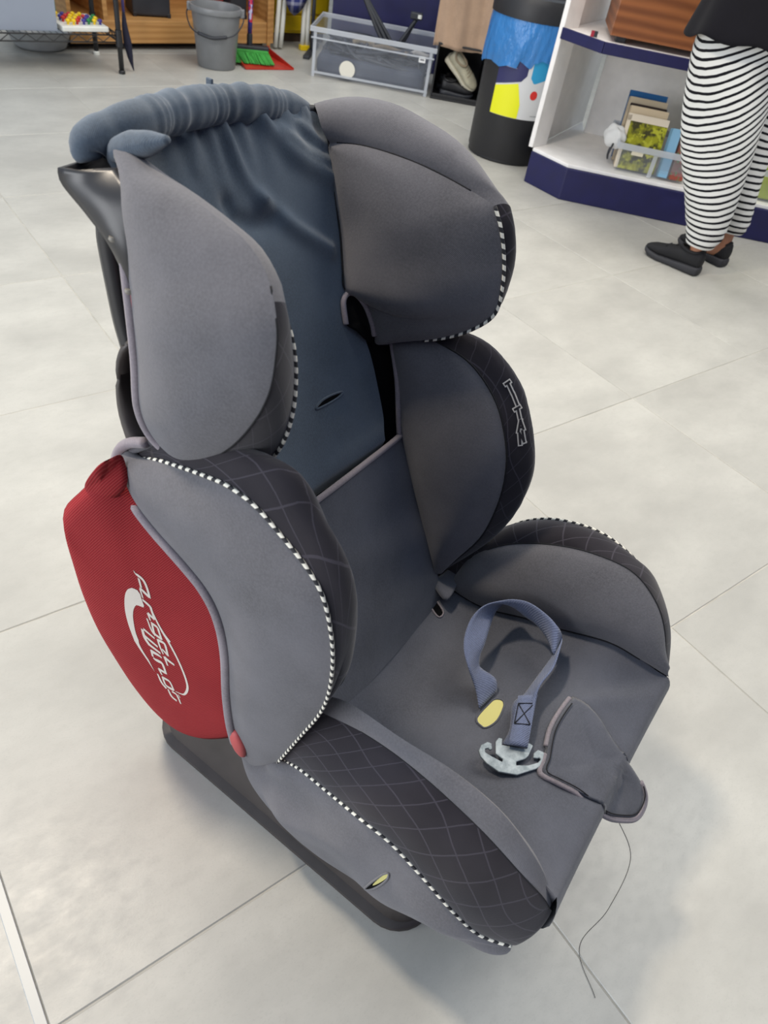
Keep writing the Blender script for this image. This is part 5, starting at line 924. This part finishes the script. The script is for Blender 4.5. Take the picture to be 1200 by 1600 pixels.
tube('rim_bead', [(.172 * math.cos(t), .172 * math.sin(t), .092) for t in np.linspace(0, 2 * PI, 16, endpoint=False)], .004, plastic('pale_grey_plastic2', (184, 186, 186), .4, 0, .04), bs2, 60, 6, True)
um = empty('umbrella', (1.545, 4.155, 0), 0); tag(um, 'folded navy umbrella leaning upright against the rack post', 'umbrella')
V, F = tube('', np.array([(.0, 0, .004), (-.012, 0, .06), (-.022, 0, .14), (-.028, .0, .20), (-.028, 0, .26)]), [.002, .014, .020, .014, .007], None, None, 40, 14, raw=True); V = np.array(V); a_ = np.arctan2(V[:, 1], V[:, 0] + .02); 
meshpy('canopy', V, F, flat('navy_cloth', (24, 24, 46), .8), um); tube('shaft', [(-.028, 0, .24), (-.030, 0, .5), (-.033, 0, .78)], .007, flat('violet_shaft', (62, 52, 110), .4), um, 8, 10); tube('hook_handle', [(-.033, 0, .76), (-.033, 0, .84), (-.01, 0, .87), (.012, 0, .84)], .010, DARKP, um, 20, 8)

# ---- the person at the shelf, seen from behind: root between the feet, local +y is the way they face
pr = empty('person', (2.775, 1.455, 0), .06); tag(pr, 'person in black top and loose black and white striped trousers standing at shelf', 'person')
SKIN, _nt, _b = newmat('warm_skin', (176, 122, 92), .5); _b.inputs['Subsurface Weight'].default_value = .08; _b.inputs['Subsurface Radius'].default_value = (.01, .004, .002)
_nt.links.new(mix(_nt, ramp(_nt, noise(_nt, 14, 3, coords(_nt)), .3, .7), lin((168, 114, 86)), lin((184, 130, 100))), _b.inputs['Base Color'])
BLK = fabric('black_jersey', (16, 15, 20), .003, .2, .1, 0, .03); HAIR = plastic('dark_brown_hair', (40, 28, 22), .55, .6, .2)
J = dict(pel=(0, 0, .92, .10), sp=(0, -.01, 1.08, .10), ch=(0, -.01, 1.26, .105), nk=(0, .0, 1.42, .05), nk2=(0, .012, 1.48, .048), hd=(0, .03, 1.545, .078), h2=(0, .028, 1.60, .085), h3=(0, .02, 1.65, .06))
E_ = [('pel', 'sp'), ('sp', 'ch'), ('ch', 'nk'), ('nk', 'nk2'), ('nk2', 'hd'), ('hd', 'h2'), ('h2', 'h3')]
for s_, k_ in ((-1, 'l'), (1, 'r')):
    J.update({'hip' + k_: (s_ * .085, 0, .86, .085), 'kn' + k_: (s_ * .09, .02, .48, .052), 'cf' + k_: (s_ * .095, -.01, .32, .052), 'an' + k_: (s_ * .097, -.03, .10, .033), 'he' + k_: (s_ * .097, -.035, .05, .032), 'ft' + k_: (s_ * .105, .08, .035, .026),
              'sh' + k_: (s_ * .155, -.01, 1.36, .052), 'el' + k_: (s_ * .20, .0, 1.09, .040), 'wr' + k_: (s_ * .15, .21, 1.05, .025), 'pm' + k_: (s_ * .13, .27, 1.055, .028)})
    E_ += [('pel', 'hip' + k_), ('hip' + k_, 'kn' + k_), ('kn' + k_, 'cf' + k_), ('cf' + k_, 'an' + k_), ('an' + k_, 'he' + k_), ('he' + k_, 'ft' + k_), ('ch', 'sh' + k_), ('sh' + k_, 'el' + k_), ('el' + k_, 'wr' + k_), ('wr' + k_, 'pm' + k_)]
    for f_, (dx, l_) in enumerate(((-.024, .062), (-.008, .074), (.008, .070), (.023, .055))):
        a_, b_, c_ = 'f%d%s0' % (f_, k_), 'f%d%s1' % (f_, k_), 'f%d%s2' % (f_, k_)
        bx = s_ * .13; J[a_] = (bx + dx, .298, 1.058, .0105); J[b_] = (bx + dx * 1.15, .298 + l_ * .55, 1.050, .009); J[c_] = (bx + dx * 1.2, .298 + l_ * .9, 1.030, .008)
        E_ += [('pm' + k_, a_), (a_, b_), (b_, c_)]
    J['t0' + k_] = (s_ * .13 - s_ * .034, .265, 1.06, .011); J['t1' + k_] = (s_ * .13 - s_ * .056, .295, 1.062, .0095); E_ += [('pm' + k_, 't0' + k_), ('t0' + k_, 't1' + k_)]
ks = list(J); me = bpy.data.meshes.new('body'); me.from_pydata([J[k][:3] for k in ks], [(ks.index(a), ks.index(b)) for a, b in E_], []); me.update()
body = link('body', me, SKIN, pr, False); md = body.modifiers.new('skin', 'SKIN'); md.use_smooth_shade = True
for i, k in enumerate(ks):
    sv_ = me.skin_vertices[0].data[i]; sv_.radius = (J[k][3],) * 2; sv_.use_root = (k == 'pel')
body.modifiers.new('sub', 'SUBSURF').levels = 2; body.modifiers['sub'].render_levels = 2
lathe('nose', [(.0, -.012), (.012, -.006), (.010, .010), (.003, .03), (0, .032)], SKIN, body, 12, loc=(0, .113, 1.545))
for s_ in (-1, 1):
    e = lathe('eye', [(0, -.011), (.008, -.008), (.011, 0), (.008, .008), (0, .011)], flat('eye_white', (226, 222, 214), .2), body, 14, loc=(s_ * .031, .100, 1.572)); lathe('pupil', [(0, -.006), (.005, -.003), (.006, 0), (.005, .003), (0, .006)], flat('eye_dark', (30, 22, 18), .2), body, 10, loc=(s_ * .031, .107, 1.572))
    o, _ = cushion('ear', np.array([(s_ * .083, .02, 1.535), (s_ * .088, .035, 1.55), (s_ * .09, .03, 1.58), (s_ * .092, .01, 1.588), (s_ * .09, .0, 1.565), (s_ * .086, .008, 1.54)]), .008, (s_, 0, 0), SKIN, body, 24, 4, 1)
o, _ = cushion('lips', np.array([(-.024, .098, 1.512), (0, .109, 1.518), (.024, .098, 1.512), (0, .107, 1.502)]), .005, (0, 1, 0), flat('lip_tone', (150, 80, 76), .4), body, 24, 4, .5)
bm = bmesh.new(); bmesh.ops.create_uvsphere(bm, u_segments=40, v_segments=24, radius=1)
for v in bm.verts:
    x_, y_, z_ = v.co; fr = max(0, y_); low = max(0, -z_) * (1 - fr)
    v.co = Vector((x_ * (.100 + .02 * low), y_ * .105 + .012 - .03 * fr * (z_ < .35), z_ * (.10 if z_ > 0 else .10 + .17 * (y_ < .15)) + 1.605)) + Vector((0, .05 * fr * (z_ > .35), .0)) + Vector((math.sin(x_ * 40) * .002, 0, 0))
me = bpy.data.meshes.new('hair'); bm.to_mesh(me); bm.free(); link('hair', me, HAIR, pr)
STR, _nt, _b = newmat('striped_jersey', (222, 222, 216), .85, 0, .2)
t_ = nd(_nt, 'ShaderNodeTexCoord'); s_ = nd(_nt, 'ShaderNodeSeparateXYZ'); _nt.links.new(t_.outputs['UV'], s_.inputs[0])
w_ = math_(_nt, 'ADD', math_(_nt, 'MULTIPLY', s_.outputs[1], 1 / .0245), math_(_nt, 'MULTIPLY', noise(_nt, 9, 2, coords(_nt)), .6))
_nt.links.new(mix(_nt, math_(_nt, 'LESS_THAN', math_(_nt, 'FRACT', w_), .36), lin((224, 224, 220)), lin((20, 20, 26))), _b.inputs['Base Color'])
def leg_mesh(s_, rows, slope, seed, par=None, nm='trousers'):
    P = np.array(rows); q = np.linspace(0, 1, 46); L0 = np.linspace(0, 1, len(P)); R_ = np.stack([np.interp(q, L0, P[:, k]) for k in range(5)], 1)
    for _ in range(3): R_[1:-1] = (R_[:-2] + 2 * R_[1:-1] + R_[2:]) / 4
    a = np.linspace(0, 2 * PI, 40, endpoint=False); rng = np.random.RandomState(seed); V = []; uv = []
    for i, (x_, y_, z_, rx, ry) in enumerate(R_):
        low = math.exp(-((z_ - .16) / .07) ** 2)
        for t in a:
            wob = 1 + .03 * math.sin(3 * t + z_ * 14 + seed) + .035 * low * math.sin(z_ * 150 + 1.5 * math.sin(t * 2))
            px_, py_ = x_ + rx * wob * math.cos(t), y_ + ry * wob * math.sin(t); V.append((px_, py_, z_)); uv.append((px_, z_ - slope * min(1, max(0, (z_ - .12) / .35)) * ((px_ - x_) - .6 * (py_ - y_))))
    return meshpy(nm, V, gridfaces(46, 40, True), STR, par or pr, True, uv)
nl = leg_mesh(-1, [(-.095, -.03, .105, .050, .052), (-.095, -.03, .118, .058, .060), (-.094, -.028, .16, .070, .075), (-.09, -.02, .25, .086, .095), (-.082, -.005, .36, .104, .118), (-.072, .0, .47, .122, .138), (-.065, .0, .62, .134, .150), (-.06, 0, .78, .135, .155), (-.05, 0, .92, .130, .15), (-.03, 0, 1.04, .12, .13)], .6, 1)
fr_ = leg_mesh(1, [(.097, -.03, .135, .048, .050), (.097, -.03, .148, .056, .058), (.096, -.026, .19, .068, .074), (.09, -.015, .27, .084, .092), (.084, -.005, .38, .100, .112), (.075, .0, .48, .115, .13), (.066, .0, .62, .128, .146), (.06, 0, .78, .135, .153), (.05, 0, .92, .13, .15), (.03, 0, 1.04, .12, .13)], -.12, 4, nl, 'trouser_leg')
V = []; nK = 48
for z_, rx, ry, cy in ((.745, .245, .20, 0), (.742, .25, .205, 0), (.765, .248, .20, 0), (.86, .225, .18, 0), (1.0, .195, .155, 0), (1.15, .185, .135, -.005), (1.28, .19, .13, -.01), (1.36, .175, .105, -.01), (1.405, .11, .08, -.005), (1.43, .062, .06, 0), (1.445, .055, .055, .004)):
    for t in np.linspace(0, 2 * PI, nK, endpoint=False): k_ = 1 + (.035 * math.sin(5 * t + z_ * 6) + .02 * math.sin(9 * t)) * max(0, min(1, (1.25 - z_) / .4)); V.append((rx * k_ * math.cos(t), ry * k_ * math.sin(t) + cy, z_ + (.012 * math.sin(2 * t + 1) + .008 * math.sin(7 * t)) * (z_ < .77)))
tp = meshpy('top', V, gridfaces(11, nK, True), BLK, pr); tp.modifiers.new('s', 'SUBSURF').render_levels = 1
for s_ in (-1, 1): tube('sleeve', [(s_ * .12, -.01, 1.37), (s_ * .165, -.01, 1.34), (s_ * .195, -.002, 1.2), (s_ * .203, .01, 1.09), (s_ * .185, .09, 1.07), (s_ * .165, .17, 1.055)], [.06, .066, .056, .052, .046, .040], BLK, tp, 40, 16)
SHB = plastic('black_knit', (22, 22, 25), .8, .2); SOL = plastic('charcoal_rubber', (46, 46, 50), .7, .1)
for s_, rz_, hx, hy in ((-1, PI / 2 + .10, -.097, -.075), (1, PI / 2 - .12, .097, -.075)):
    tmp = shoe('shoe', 'x', SHB, SOL, .242, acc=SHB); del tmp['label']; del tmp['category']; tmp.parent = pr; tmp.location = (hx, hy, 0); tmp.rotation_euler = (0, 0, rz_)

# weight is on one hip: the figure leans a little over the near foot
def lean(o):
    for ch in o.children:
        if ch.name.startswith('shoe'): continue
        for v in ch.data.vertices:
            k_ = min(1, max(0, (v.co.z - .15) / .55)); v.co.x -= .12 * k_; v.co.y += .085 * k_
        lean(ch)
lean(pr)
hs_ = tube('hair_strand', [(.718, .109, .0008), (.686, .049, .0008), (.60, .019, .0008), (.527, .009, .0008), (.50, -.045, .0008)], .00035, SEAM, None, 60, 5); tag(hs_, 'single dark hair lying curved on the floor before the seat', 'hair')
